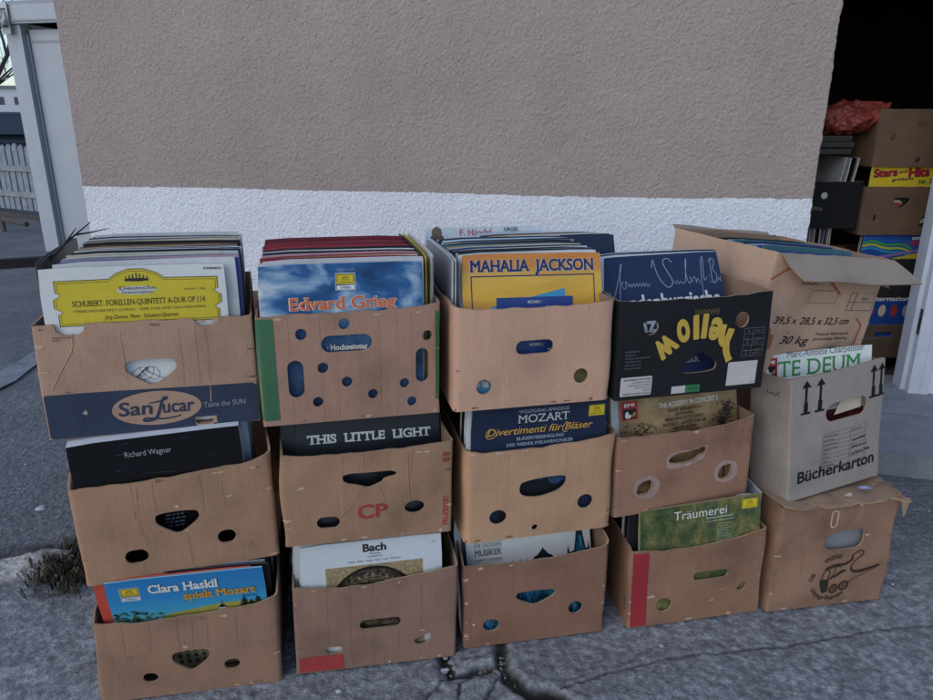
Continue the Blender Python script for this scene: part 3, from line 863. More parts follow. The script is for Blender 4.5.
def ridge(a, pts, h=5, w=.0034): a.stroke(pts, w, CURM, 1, 1, ridge=h * .5)

# --- left stack
hs = [shield(.003, .09, .072, .046), slot(-.085, .052, .028, .022), slot(.086, .064, .030, .022)]
CURM = CB[0]; a = Art(); vlines(a, (-.13, -.075, -.02, .01, .04, .1), .2, low=.12, seed=1); ridge(a, [(-.02, .11), (-.10, .07)], 3)
_, M1, _ = make_box('fruit_box', 'brown cardboard box at the bottom of the leftmost stack, blue record sleeve in front', GB, (-.375, 1.34, .001, 1.3, 1.5, 0), .381, .46, .2, CB[0],
    ((-1, 0), (-.5, -.002), (.3, .004), (.75, .012), (1, .03)), hs, a, 1, r=.010, side_dv=.02)
hs = [shield(-.002, .118, .078, .044), slot(-.088, .052, .04, .027), slot(.088, .066, .033, .027)]
CURM = CB[1]; a = Art(); vlines(a, (-.08, -.04, .05, .09), .22, low=.135, seed=2); ridge(a, [(-.035, .105), (-.06, .08), (-.085, .06)], 4); ridge(a, [(-.07, .21), (-.075, .12), (-.065, .08)], 3); ridge(a, [(.01, .09), (.015, .0)], 3)
_, M2, _ = make_box('fruit_box', 'brown cardboard box in the middle of the leftmost stack, black record sleeve in front', GB, (-.356, 1.343, .312, 6.8, -.2, 0), .381, .46, .224, CB[1],
    ((-1, -.006), (-.3, -.006), (.3, .0), (.8, .006), (1, .022)), hs, a, 2, r=.010, side_dv=.02)
hs = [shield(-.0, .122, .084, .046), slot(.085, .012, .03, .014)]
CURM = CB[2]; a = Art()
a.poly([(-.2, .0008), (-.1, .0006), (.2, .0008), (.21, .083), (.1, .085), (-.1, .089), (-.2, .089)], NAVYP, 1, hs, .008)
a.poly(ellipse(.002, .047, .080, .035, 48), CLRP, 2, sp=.009)
a.text('San', -.037, .036, .027, NAVYP, w=.060, bold=.018, shear=.1, layer=5); a.text('ucar', .040, .036, .027, NAVYP, w=.058, bold=.018, shear=.1, layer=5)
a.stroke([(-.012, .058), (.004, .06), (.02, .064), (.022, .069), (.014, .067), (.008, .05), (.0, .026), (-.014, .0215), (-.026, .0225), (-.022, .028), (-.006, .026), (.012, .023), (.035, .026), (.043, .029)], (.002, .004, .005, .006, .004, .003, .002), NAVYP, 4)
a.text('Taste the SUN', .125, .040, .0105, flat('#9b9a9c', .8), w=.078, layer=3)
a.text('SCHACHTEL 50/40 CM', -.142, .196, .003, BLKP, w=.034, layer=2); a.text('PAP 20', -.153, .191, .003, BLKP, w=.012, layer=2)
vlines(a, (-.045, .055, .083, .1), .21, low=.09, seed=3); ridge(a, [(-.125, .205), (-.128, .175), (-.14, .155), (-.155, .13), (-.172, .1)], 5); ridge(a, [(.1, .2), (.105, .13), (.1, .05)], 4)
_, M3, _ = make_box('fruit_box', 'brown cardboard box with a navy band at the top of the leftmost stack', GB, (-.369, 1.343, .634, 6.5, 1, 0), .382, .46, .222, CB[2],
    ((-1, 0), (0, 0), (1, -.002)), hs, a, 3, r=.005, notch=((-.128, .052, .022), (.105, .046, .016)), inner=INNER)

# --- second stack
hs = [slot(.008, .117, .086, .022), slot(-.098, .055, .034, .017), chaikin([(.088, .062), (.105, .068), (.125, .076), (.122, .05), (.1, .045), (.088, .05)], 2)]
CURM = CB[3]; a = Art(); vlines(a, (-.11, -.06, -.01, .05, .1), .23, low=.01, seed=4, hgt=2.5)
a.poly(rect(-.176, -.078, .003, .042), REDP, 2, hs, .02)
_, M4, _ = make_box('fruit_box', 'brown cardboard box with a red patch at the bottom of the second stack', GB, (.032, 1.35, .001, .6, 1.3, 0), .37, .46, .228, CB[3],
    ((-1, .0), (-.4, -.006), (0, -.004), (.5, .008), (1, .022)), hs, a, 4, r=.007, side_dv=.01)
tear = [(-.052, .155), (-.04, .161), (-.01, .16), (.02, .161), (.05, .162), (.056, .152), (.03, .147), (.024, .138), (.012, .134), (-.002, .128), (-.02, .135), (-.045, .141)]
hs = [chaikin(tear, 1), slot(-.088, .052, .044, .024), ellipse(.098, .068, .02, .014)]
CURM = CB[4]; a = Art(); vlines(a, (-.055, -.01, .04, .09), .21, low=.155, seed=5, hgt=6); ridge(a, [(-.065, .06), (-.035, .09), (-.02, .12)], 4); ridge(a, [(.115, .08), (.14, .11), (.17, .13)], 4); ridge(a, [(.02, .13), (.035, .09), (.04, .01)], 4); ridge(a, [(.083, .2), (.085, .11), (.09, .08)], 6)
ridge(a, [(.11, .055), (.13, .03), (.16, .02)], 4); ridge(a, [(-.1, .06), (-.13, .04), (-.17, .01)], 3)
a.text('CP', .006, .055, .031, REDP, w=.064, bold=.02, layer=3)
for v, s in ((.19, 'III'), (.177, 'III')): a.text(s, .166, v - .001, .009, REDP, w=.014, bold=.03, layer=3)
for v, s in ((.072, 'EXPORT'), (.038, 'FRUIT')): a.text(s, .172, v, .011, REDP, rot=PI / 2, w=.04, layer=3, bold=.03)
_, M5, _ = make_box('fruit_box', 'creased brown cardboard box with a torn hand hole, middle of the second stack', GB, (.029, 1.35, .339, 1.7, 1.1, 0), .361, .46, .211, CB[4],
    ((-1, 0), (-.6, -.002), (.2, .0), (1, .012)), hs, a, 5, r=.006, warp=.005)
hs = [slot(-.008, .165, .09, .03), slot(-.11, .097, .028, .068), slot(.142, .108, .024, .064)]
for u, v, q in ((-.095, .188, .010), (-.012, .205, .0098), (.153, .171, .0092), (-.057, .117, .0098), (-.011, .084, .0095), (.04, .054, .0092), (.105, .072, .009), (-.07, .045, .0095), (.12, .03, .009)): hs.append(ellipse(u, v, q, q * 1.02, 18))
CURM = CB[5]; a = Art(); vlines(a, (-.12, -.06, -.03, .017, .055, .09, .12), .225, low=.005, seed=6, hgt=3)
g1, g2 = Art(), Art()
g1.poly(rect(-.26, -.146, .012, .221), GRN, 1, (), .006)
g2.poly(rect(.170, .23, .03, .222), GRN, 1, (), .006)
_, M6, _ = make_box('fruit_box', 'brown cardboard box with green corner tape and many round holes, top of the second stack', GB, (.008, 1.344, .627, 3, .4, 0), .359, .46, .228, CB[5],
    ((-1, -.004), (-.6, 0), (.5, .0), (.8, .004), (1, .01)), hs, a, 6, r=.005, parts=[('tape_strip', g1, None), ('tape_strip', g2, None)])

# --- third stack
hs = [shield(-.002, .126, .09, .034), ellipse(-.11, .06, .018, .015), ellipse(.1, .08, .016, .016)]
CURM = CB[9]; a = Art(); vlines(a, (-.06, .02), .23, low=.14, seed=7, hgt=2); a.poly(ellipse(-.152, .066, .003), LBL, 2)
_, M7, _ = make_box('fruit_box', 'plain brown cardboard box at the bottom of the third stack, church spires behind it', GB, (.416, 1.367, .001, -.2, -.4, 0), .355, .46, .23, CB[9],
    ((-1, 0), (-.4, -.003), (0, -.002), (.5, .006), (.9, .014), (1, .024)), hs, a, 7, r=.008, side_dv=.012)
hs = [chaikin([(-.05, .13), (-.042, .145), (.045, .15), (.054, .142), (.05, .124), (.03, .112), (-.01, .105), (-.044, .112)], 2), ellipse(-.1, .06, .018, .016), ellipse(.108, .076, .017, .016), ellipse(-.012, .024, .0065)]
CURM = CB[7]; a = Art(); vlines(a, (-.08, .0, .055), .22, low=.15, seed=8, hgt=2)
_, M8, _ = make_box('fruit_box', 'plain brown cardboard box in the middle of the third stack, navy record sleeve in front', GB, (.414, 1.356, .301, 3.1, .7, 0), .354, .46, .228, CB[7],
    ((-1, 0), (-.8, -.006), (0, -.004), (.6, .004), (1, .014)), hs, a, 8, r=.016)
hs = [slot(-.002, .132, .074, .026), ellipse(-.109, .052, .0145, .0145), ellipse(.104, .06, .0145, .0145)]
CURM = CB[6]; a = Art()
_, M9, _ = make_box('fruit_box', 'smooth brown cardboard box with two round holes, top of the third stack', GB, (.383, 1.331, .635, 2.5, .2, 0), .344, .46, .217, CB[6],
    ((-1, .006), (-.75, .0), (.4, -.002), (1, .004)), hs, a, 9, r=.014)

# --- fourth stack
hs = [slot(.035, .132, .084, .021), ellipse(-.085, .06, .018, .017), chaikin([(.108, .075), (.118, .092), (.132, .095), (.134, .076), (.12, .071)], 2)]
CURM = CB[10]; a = Art(); vlines(a, (-.08, .0, .03, .06), .22, low=.14, seed=10, hgt=3)
g1 = Art(); g1.poly(rect(-.170, -.130, .004, .218), REDT, 2, (), .006)
_, M10, _ = make_box('fruit_box', 'brown cardboard box with a red tape strip at the bottom of the fourth stack', GB, (.835, 1.366, .001, -1.5, -2.2, 0), .355, .46, .224, CB[10],
    ((-1, .012), (-.95, .0), (-.4, -.008), (.1, -.006), (.6, .006), (1, .02)), hs, a, 10, r=.006, parts=[('tape_strip', g1, None)])
tear = [(-.045, .135), (-.028, .147), (.02, .15), (.045, .156), (.048, .14), (.03, .137), (.022, .128), (.0, .124), (-.035, .126)]
dia = lambda u, v, s: chaikin([(u - s, v - .6 * s), (u - .7 * s, v + .7 * s), (u + s, v + s), (u + .9 * s, v - .8 * s), (u - .5 * s, v - s)], 1)
hs = [chaikin(tear, 1), dia(-.105, .07, .018), dia(.108, .082, .017)]
CURM = CB[11]; a = Art(); PK = flat('#a98f86', .9, .15, spec=.1)
a.poly(rough(ellipse(-.1, .07, .036, .032, 24), .002, 3), PK, 1, (), .0035); a.poly(rough(ellipse(.112, .082, .034, .03, 24), .002, 4), PK, 1, (), .0035); a.poly(rough([(-.052, .112), (-.02, .108), (.02, .115), (.05, .126), (.055, .16), (.01, .158), (-.04, .155), (-.055, .14)], .003, 5), PK, 1, (), .0035)
vlines(a, (-.02, .045), .2, low=.15, seed=11, hgt=3)
_, M11, _ = make_box('fruit_box', 'brown cardboard box with pale torn paper round its holes, middle of the fourth stack', GB, (.782, 1.39, .317, 4.1, -1, 0), .363, .46, .206, CB[11],
    ((-1, .004), (-.85, -.002), (.2, -.004), (.6, .002), (1, .014)), hs, a, 11, r=.009)
hs = [ellipse(-.112, .164, .0165, .016), ellipse(.108, .166, .0155, .016), chaikin([(-.026, .064), (-.022, .076), (-.004, .082), (.004, .094), (.022, .095), (.032, .084), (.05, .076), (.054, .064), (.046, .054), (-.018, .052)], 2)]
CURM = BLKBOX; a = Art(); YB = flat('#c7a548', .75, .08, spec=.2); GY = flat('#77757a', .8, spec=.2); GB2 = flat('#6f6340', .8, spec=.2)
a.text('BANANAS', .018, .196, .013, GB2, rot=PI, w=.058, layer=2)
def glyph(ch, cu, cv, hh, w, deg, b=.05):
    cap, xh, asc = metrics(); q = hh / 2; r = R(deg); f = cap / (xh if ch in 'ow' or ch == 'e' else cap if ch == 'Y' else asc)
    a.text(ch, cu + math.sin(r) * q, cv - math.cos(r) * q, hh * f, YB, w=w, rot=r, bold=b, layer=2)
glyph('w', -0.0730, 0.1180, .040, .050, 180 + 40); glyph('o', -0.0350, 0.1510, .045, .030, 180 + 14); glyph('l', -0.0050, 0.1570, .052, .014, 180 + 6, .03); glyph('l', 0.0160, 0.1580, .052, .014, 180 - 2, .03); glyph('e', 0.0430, 0.1500, .043, .031, 180 - 14); 
a.stroke([(0.0835, 0.1480), (0.0800, 0.1350), (0.0736, 0.1195), (0.0755, 0.0980), (0.0810, 0.0840), (0.0875, 0.0720)], (.016, .0165, .0165, .0165, .015, .018), YB, 2, 2); a.stroke([(0.0625, 0.1590), (0.0595, 0.1420), (0.0595, 0.1250), (0.0640, 0.1140), (0.0736, 0.1110)], (.0165, .0165, .016, .014, .012), YB, 3, 2)
for k, s in enumerate(('INGREDIENTS:', 'BANANAS', 'PRODUCT OF ECUADOR', 'TREATED WITH', 'KEEP COOL 13 C', 'DO NOT FREEZE')): a.text(s, -.165, .109 - .0075 * k, .0035, GY, al='l', layer=2)
for k in range(6): a.poly(rect(.117, .168, .079 + .0132 * k, .0798 + .0132 * k), GY, 2)
for u in (.117, .139, .168): a.poly(rect(u, u + .0008, .079, .145), GY, 3)
for k in range(5):
    for u, s in ((.128, '43'), (.153, 'CAT 1')): a.text(s, u, .083 + .0132 * k, .005, GY, rot=PI if k % 2 else 0, layer=2)
l1, l2, l3 = Art(), Art(), Art()
l1.poly(rrect(-.172, -.098, .009, .053, .003), LBL, 1)
for k, s in enumerate(('GROSSMARKT STUTTGART', 'BANANEN KLASSE I', 'URSPRUNG: ECUADOR', 'NETTO 18,14 KG', 'LOS 4471', 'PACKED BY FRUIT CO. LTD')): l1.text(s, -.1, .045 - .0066 * k, .0036, INK, al='r', layer=2, bold=.03 if k in (0, 5) else 0, maxw=.068)
l2.poly(rrect(.087, .162, .012, .068, .002), LBL, 1); l2.text('12/2', .153, .016, .0035, INK, layer=2)
l3.poly(rect(-.048, -.014, .005, .022), LBL, 1); l3.poly(rect(-.014, .022, .005, .022), flat('#2f7a4c', .6), 1); l3.text('NATUR', .005, .010, .007, flat('#123a22', .6), layer=2, w=.024)
_, M12, _ = make_box('fruit_box', 'black printed banana box with yellow upside down lettering, top of the fourth stack', GB, (.751, 1.35, .629, 3.4, -.1, 0), .366, .46, .222, BLKBOX,
    ((-1, .0), (.3, -.002), (1, .004)), hs, a, 12, r=.004, inner=INNER, parts=[('paper_label', l1, 'white label with lines of small print'), ('paper_label', l2, 'blank white label'), ('paper_label', l3, 'small label half white half green')])

# --- right stack: closed moving box, book box, large moving box
def kp(zx, zy): return (-.084 + zx * .000343, .2166 - zy * .000346)
hs = [chaikin([(-.03, .175), (-.03, .212), (.0, .222), (.055, .224), (.07, .218), (.068, .18), (.04, .174)], 1)]
CURM = CB[12]; a = Art(); KI = flat('#3a302a', .85, .1, spec=.15)
a.poly([kp(*p) for p in [(195, 512), (240, 500), (240, 455), (230, 386), (150, 378), (168, 450)]], KI, 2)
for cx, cy, rx, ry in ((290, 480, 40, 44), (375, 462, 42, 48)):
    a.stroke([kp(cx + rx * math.cos(t) * .8, cy + ry * math.sin(t) * .8) for t in np.linspace(0, 2 * PI, 20)[:-1]], .0055, KI, 3, 0, True)
    a.stroke([kp(cx + rx * .3 * math.cos(t), cy + ry * .35 * math.sin(t)) for t in np.linspace(0, 2 * PI, 12)[:-1]], .003, KI, 3, 0, True)
def ks(p, w, l=3): a.stroke([kp(*q) for q in p], w, KI, l)
ks([(165, 385), (180, 292), (300, 272), (310, 290)], .003); ks([(222, 384), (232, 300), (180, 292)], .003); ks([(222, 384), (290, 368), (345, 322)], .003); ks([(270, 285), (265, 345), (240, 380)], .0025)
ks([(180, 290), (250, 258), (330, 268), (385, 240), (402, 205)], (.003, .005, .008, .007, .004)); ks([(240, 385), (300, 350), (330, 325), (365, 318)], (.003, .007, .009, .002))
ks([(400, 222), (385, 205), (400, 185), (425, 160), (455, 150), (480, 165), (475, 190), (450, 210)], .004); ks([(440, 175), (448, 178)], .004)
ks([(450, 208), (415, 250), (395, 300), (420, 338), (480, 338), (560, 308), (632, 288)], (.003, .0035, .004, .008, .009, .006, .005)); ks([(632, 292), (540, 345), (470, 385), (405, 435)], (.004, .002, .0015, .003))
ccx, ccy = kp(270, 375)
ph = R(-14)
a.text('Umzugs-Express', ccx + .068 * math.sin(ph), ccy - .068 * math.cos(ph), .012, KI, w=.122, bend=-.068, bold=.02, layer=3, rot=ph)
a.text('UMZ\u00dcGE', ccx - .012, ccy + .057, .0115, KI, w=.046, bend=.066, bold=.03, layer=3, rot=R(14)); a.text('Olli', ccx - .058, ccy + .006, .0115, KI, w=.024, rot=R(78), bold=.02, layer=3)
ridge(a, [(-.09, .3), (-.085, .2), (-.09, .08)], 6); ridge(a, [(.05, .3), (.06, .25), (.07, .22)], 5); ridge(a, [(-.16, .03), (-.1, .025), (.0, .03)], 5); ridge(a, [(.1, .12), (.13, .07), (.16, .05)], 5); ridge(a, [(.07, .2), (.075, .1), (.09, .04)], 4)
a.poly(slot(-.02, .262, .02, .05), SCUFF, 1); a.poly(slot(-.02, .262, .012, .042), CB[12], 2)
mvo, M13, W13 = make_box('moving_box', 'closed brown moving box with a kangaroo drawing, under the grey book box', 'moving boxes at the right end of the row', (1.199, 1.357, .001, -.4, .3, 0), .334, .36, .309, CB[12],
    ((-1, -.004), (-.2, .0), (.3, -.003), (1, .002)), hs, a, 13, r=.007, warp=.005, bulge=.006)
mb = MB(); gx = np.linspace(-.5, .5, 22); gy = np.linspace(0, 1, 20)
def lidz(u, v): return .312 + .004 * math.sin(9 * u + 5 * v) + .003 * math.sin(23 * u - 11 * v) - .008 * math.exp(-((u - .1) ** 2 + (v - .3) ** 2) * 9)
vs = []
r_ = random.Random(9)
for v in gy:
    for u in gx:
        ex = .345 if v else .345 + r_.uniform(-.004, .004)
        vs.append((u * ex + (.004 if u > .45 else 0), -.012 + v * .375 + (r_.uniform(-.006, .008) if v == 0 else 0), lidz(u, v) - (.006 * r_.random() if v == 0 else 0)))
n = len(vs); k = 22
q = [(j * k + i, j * k + i + 1, (j + 1) * k + i + 1, (j + 1) * k + i) for j in range(19) for i in range(21)]
LIDM = cardboard('worn_lid_cardboard', '#a08670', 31, .4, .3)
mb.add(vs, q, LIDM); mb.add([(x, y, z - .004) for x, y, z in vs], [f[::-1] for f in q], INNER)
rim = list(range(k)) + [j * k + k - 1 for j in range(1, 20)] + [19 * k + k - 1 - j for j in range(1, k)] + [(19 - j) * k for j in range(1, 19)]
mb.add([vs[i] for i in rim] + [(vs[i][0], vs[i][1], vs[i][2] - .004) for i in rim], [(i + 1 if i + 1 < len(rim) else 0, i, len(rim) + i, len(rim) + (i + 1) % len(rim)) for i in range(len(rim))], EDGE)
# torn corner hanging down at the right
mb.add([(.150, -.014, .309), (.178, -.014, .309), (.180, -.006, .262), (.172, -.01, .25), (.163, -.012, .272)], [(0, 4, 3, 2, 1)], EDGE)
part(mb, 'lid_flap', mvo, 'worn closed top flap with frayed front edge', smooth=50)

generic_ = bpy.data.objects.new('record_sleeve', generic('grey', .004, 0)); COL.objects.link(generic_); generic_.matrix_world = place(M13, .0, .016, .004, 0, 0) @ Matrix.Scale(.95, 4); tag(generic_, 'grey sleeve seen through the hand hole of the kangaroo drawing box', 'record sleeve')
def bq(fx, fy): return ((fx - .5) * .305, (1 - fy) * .319)
hs = [slot(*bq(.575, .335), .124, .042)]
CURM = CB[14]; a = Art(); BK = flat('#1b1a1b', .75, .08, spec=.2); TH = flat('#4a4744', .8, spec=.2)
for fx in (.14, .275, .865, .955):
    u, v0 = bq(fx, .30); _, v1 = bq(fx, .03); d = .002 if fx < .5 else -.002
    a.poly(rect(u - .0035 + d, u + .0035 + d, v0 + .006, v1 - .008), BK, 1); a.poly([(u - .013 + d, v1 - .018), (u + .013 + d, v1 - .018), (u + d, v1)], BK, 2)
    a.poly(rect(u - .014 + d, u + .014 + d, v0, v0 + .0055), BK, 2); a.poly(rect(u - .006 + d, u + .006 + d, v0 + .005, v0 + .03), BK, 3)
a.text('B\u00fccherkarton', 0.002, .044, .030, BK, w=.254, bold=.022, layer=2)
u0, vt = bq(.33, .5); u1, vb = bq(.8, .79)
for k in range(9): a.poly(rect(u0, u1, vt + (vb - vt) * k / 8, vt + (vb - vt) * k / 8 + .0007), TH, 1)
for u in (u0, u0 + .088, u1): a.poly(rect(u, u + .0007, vb, vt), TH, 2)
for k, s in enumerate(('Wohnzimmer', 'Esszimmer', 'Schlafzimmer', 'Kinderzimmer', 'B\u00fcro', 'K\u00fcche', 'Keller', 'Dachboden')): a.text(s, u0 + .004, vt + (vb - vt) * (k + .8) / 8, .0055, TH, al='l', layer=2)
a.text('Zerbrechlich', u0 + .093, vt - .009, .0045, TH, al='l', layer=2)
def scribble(a, x, y, w, h, n, mat, seed, wd=.0013):
    r = random.Random(seed); p = []
    for k in range(n * 2 + 1): p.append((x + w * k / (n * 2) + r.uniform(-.3, .3) * w / n, y + (h if k % 2 else 0) * r.uniform(.5, 1.3)))
    a.stroke(p, wd, mat, 3, 2)
for k, (dx, wd_) in enumerate(((.097, .045), (.094, .055), (.094, .068))): scribble(a, u0 + dx, vt - .040 - .019 * k, wd_, .011, (8, 10, 13)[k], BK, k)
ridge(a, [(-.12, .31), (-.118, .15), (-.12, .02)], 3); ridge(a, [(-.15, .2), (-.14, .1), (-.15, .03)], 4)
scribble(a, -.225, .265, .04, .014, 5, BK, 9)
bko, M14, _ = make_box('book_box', 'grey book moving box with black arrows standing on the kangaroo drawing box', 'moving boxes at the right end of the row', (1.203, 1.399, .322, 11, -3.7, -4.4), .305, .135, .319, CB[14],
    ((-1, 0), (.6, .0), (.9, .004), (1, -.004)), hs, a, 14, r=.006, bulge=.006, side_dv=-.006, back_dv=-.012)
mb = MB(); mb.add([(-.0, .012, .195), (.086, .010, .2), (.09, .012, .235), (.03, .014, .24)], [(0, 1, 2, 3)], flat('#c9b9a4', .8)); mb.add([(-.0, .0125, .195), (.086, .0105, .2), (.09, .0125, .235), (.03, .0145, .24)], [(3, 2, 1, 0)], flat('#c9b9a4', .8))
part(mb, 'paper_liner', bko, 'cream cardboard tongue behind the hand hole')

CURM = CB[13]; a = Art(); RD = flat('#a2614c', .85, .1, spec=.15); BK2 = flat('#2e2926', .8, .08, spec=.15)
def gq(fx, v): return ((fx - .5) * .38, v)
a.text('39,5 x 28,5 x 32,5 cm', gq(.455, 0)[0], .128, .0175, BK2, w=.252, bold=.012, shear=.22, layer=2)
a.text('30 kg', gq(.34, 0)[0], .075, .021, BK2, w=.09, bold=.012, shear=.22, layer=2)
a.poly(rrect(*[gq(f, 0)[0] for f in (.03, .155)], .062, .1, .004), RD, 1); a.poly(ellipse(gq(.092, 0)[0], .107, .011, .011), RD, 2)
a.text('Maximale Belastung bei', gq(.5, 0)[0], .1, .0075, BK2, al='l', layer=2, w=.125); a.text('gleichm\u00e4\u00dfiger Beladung', gq(.49, 0)[0], .087, .0075, BK2, al='l', layer=2, w=.132)
a.stroke([(gq(.71, 0)[0] + .036 * math.cos(t), .028 + .036 * math.sin(t)) for t in np.linspace(0, 2 * PI, 30)[:-1]], .007, BK2, 2, 0, True)
for d in (-.012, .012): a.stroke([(gq(.71, 0)[0] + d * 1.6 * math.cos(t), .028 + .034 * math.sin(t)) for t in np.linspace(0, 2 * PI, 20)[:-1]], .002, BK2, 3, 0, True)
for v in (.015, .03, .045): a.poly(rect(gq(.63, 0)[0], gq(.79, 0)[0], v, v + .002), BK2, 4)
a.stroke([gq(.02, .235), gq(.12, .262), gq(.3, .29), gq(.45, .25), gq(.6, .212), gq(.92, .125), gq(.9, .02)], .006, RD, 1, 0)
a.frame(*[gq(f, 0)[0] for f in (.35, .6)], .182, .215, .0012, RD, 2); a.frame(*[gq(f, 0)[0] for f in (.71, .96)], .165, .212, .0014, TH, 2); a.poly(rect(*[gq(f, 0)[0] for f in (.71, .96)], .187, .1884), TH, 3); a.poly(rect(*[gq(f, 0)[0] for f in (.755, .76)], .165, .212), TH, 3)
a.text('Inhalt', gq(.85, 0)[0], .194, .007, BK2, layer=2); scribble(a, gq(.25, 0)[0], .225, .05, .014, 5, BK2, 21, .0016)
bgo, M15, W15 = make_box('moving_box', 'tall open brown moving box with centimetre sizes and a folded down front flap', 'moving boxes at the right end of the row', (1.142, 1.51, .602, 12.4, 6.6, 1.5), .375, .35, .3, CB[13],
    ((-1, 0), (1, 0)), (), a, 15, r=.005, bulge=.005, flare=.05, warp=.004, lean=(.02, 0))
def flap(parent, pts, label, mat=None, th=.004, n=9):
    """pts: hinge left, hinge right, far right, far left, slightly buckled"""
    A, B, C_, D = [Vector(p) for p in pts]; mb = MB(); vs = []
    nn = (B - A).cross(D - A).normalized()
    for j in range(n):
        for i in range(n):
            s, t = i / (n - 1), j / (n - 1)
            p = A.lerp(B, s).lerp(D.lerp(C_, s), t) + nn * (.006 * math.sin(PI * t) * math.sin(2.2 * s + 1) + .002 * math.sin(9 * s + 3 * t))
            if j == n - 1: p += (D - A) * (.05 * math.sin(3 * s) - .03 * (i in (2, 3)))
            vs.append(p)
    q = [(j * n + i, j * n + i + 1, (j + 1) * n + i + 1, (j + 1) * n + i) for j in range(n - 1) for i in range(n - 1)]
    mb.add(vs, q, mat or INNER); mb.add([v - nn * th for v in vs], [f[::-1] for f in q], mat or INNER)
    rim = list(range(n)) + [j * n + n - 1 for j in range(1, n)] + [(n - 1) * n + n - 1 - j for j in range(1, n)] + [(n - 1 - j) * n for j in range(1, n - 1)]; m = len(rim)
    mb.add([vs[i] for i in rim] + [vs[i] - nn * th for i in rim], [((i + 1) % m, i, m + i, m + (i + 1) % m) for i in range(m)], EDGE)
    return part(mb, 'flap', parent, label, smooth=60)
INN2 = cardboard('flap_cardboard', '#9b8d80', 8, .5)
flap(bgo, [(-.180, -.014, .298), (.202, -.014, .298), (.226, -.085, .252), (-.150, -.072, .245)], 'grey inner side of the front flap folded outwards', INN2)
flap(bgo, [(.208, .03, .298), (.212, .32, .298), (.262, .28, .23), (.262, .02, .22)], 'side flap hanging down at the right', INN2)
flap(bgo, [(.19, .362, .298), (-.19, .362, .298), (-.187, .378, .303), (.17, .378, .302)], 'back flap standing up', INN2)

# ------------------------------------------------------------------ records standing in the boxes
def front(M, fn, label, x, y, lean=0, roll=0, z=.008, t=.004, edge=None, size=L, seed=1, yaw=0, bow=.0012, name='record_sleeve', cat='record sleeve', grp=None):
    mat, art = fn()
    return sleeve(place(M, x, y, z, R(lean), R(roll), R(yaw), size), label, grp or 'front sleeves with printed covers', mat, edge or flat('#b9b7b0', .6, .2), t, size, bow, art, .6, seed, name=name, cat=cat)
def fwd(h, lean): return .010 + h * math.tan(R(lean))

P = lambda s: [tuple(q.split(':')) for q in s.split()]
def items(s):
    ab = dict(w='white', c='cream', p='pale blue', b='blue', n='navy', k='black', h='charcoal', r='red', d='dark red', m='crimson', i='pink', o='brown', g='grey', y='yellow', e='green', t='tan', u='purple', l='teal')
    out = []
    for tok in s.split():
        c = ab[tok[0]]; out.append((c, float(tok[1:]) / 1000 if len(tok) > 1 else .0035))
    return out

# left stack, bottom
y = fwd(.2, 15); front(M1, c_clara, 'blue sleeve with white and orange lettering over a painted village landscape', .015, y, 15, 1, edge=flat('#8fb0bd', .6))
o = bpy.data.objects.new('record_sleeve', generic('red', .0035, 1)); COL.objects.link(o); o.matrix_world = place(M1, -.008, y + .006, .008, R(15), R(1)); tag(o, 'orange red sleeve edge showing left of the blue village cover', 'record sleeve'); o.data = o.data.copy(); o.data.materials[0] = flat('#c9523f', .45); o.data.materials[1] = flat('#c9523f', .5)
stack(M1, 'behind the blue village cover in the bottom left box', items('k g k h k w h k g k n h k k'), .018, y + .012, lean=R(14), seed=11, jx=.005, step=.007)
# left stack, middle
y = fwd(.218, 11); front(M2, c_wagner, 'thick black box set with a white top edge and small pale name', -.018, y - .006, 11, .5, t=.034, edge=flat('#d0d2d8', .6, .1), seed=2, name='record_box_set', cat='record box set')
stack(M2, 'behind the black box set in the middle left box', items('p w g k w g p w g c k w g w k p k g'), -.004, y + .034, lean=R(9), seed=12, jx=.004, step=.007)
# left stack, top
front(M3, c_schubert, 'white sleeve with a yellow ornamental title panel', -.012, .012, 1, -.3, edge=flat('#c8ccd0', .6))
stack(M3, 'packed in the navy banded box', items('w4 b5 b4 i g5 l4 g p w p w k c w k n k k6 u6 w u h w w k4 k8 c t w o k n k w c w k8 g w n k c w k6 n w k6 h k w n'), .014, .020, seed=13, lean=R(0), jx=.005, dz=.009, step=.0034)
stack(M3, 'wedged lengthways at the left side of the navy banded box', items('k5 k6'), .27, -.180, z=.002, seed=3, axis='x', lean=R(-2), step=.003)
# second stack, bottom
y = .014; front(M4, c_bach, 'pale grey sleeve with a bronze medallion picture', .0, y, 0, 1.5, edge=flat('#c9c8c2', .6))
stack(M4, 'behind the medallion cover in the second stack', items('w5 c4 w5 p w w4 c k w g k w p'), -.014, y + .007, seed=14, jx=.012, dz=.012)
# second stack, middle
y = .02; front(M5, c_light, 'black sleeve with bold white fat-faced lettering', .012, y, -18, .6, edge=flat('#2c2c30', .6))
stack(M5, 'behind the black lettered sleeve of the second stack', items('k k h k k g k n k k h'), -.012, y + .006, lean=R(-17), seed=15, jx=.01)
# second stack, top
front(M6, c_grieg, 'blue cloudy sky sleeve with orange composer name', -.012, .012, 1, -.2, edge=flat('#c2c6ca', .6))
stack(M6, 'packed in the green taped box', items('w w4 w c m5 w t o5 r12 i16 k w g p4 w k6 m14 r12 r4 k4 u6 m5 r14 d16 d14 d12 d12'), -.008, .020, seed=16, jx=.004, dz=.005, step=.0045)
stack(M6, 'lengthways at the right side of the green taped box', items('k w y c w'), .2, .152, z=.01, seed=4, axis='x', lean=R(1), step=.0012)
# third stack, bottom
y = .009; front(M7, c_musiker, 'white sleeve with blue and black church spires', .004, y, -18, .6, edge=flat('#c9c8c2', .6))
stack(M7, 'behind the church spire cover of the third stack', items('k w k g k w k k h w k'), -.014, y + .006, lean=R(-17), seed=17, jx=.012)
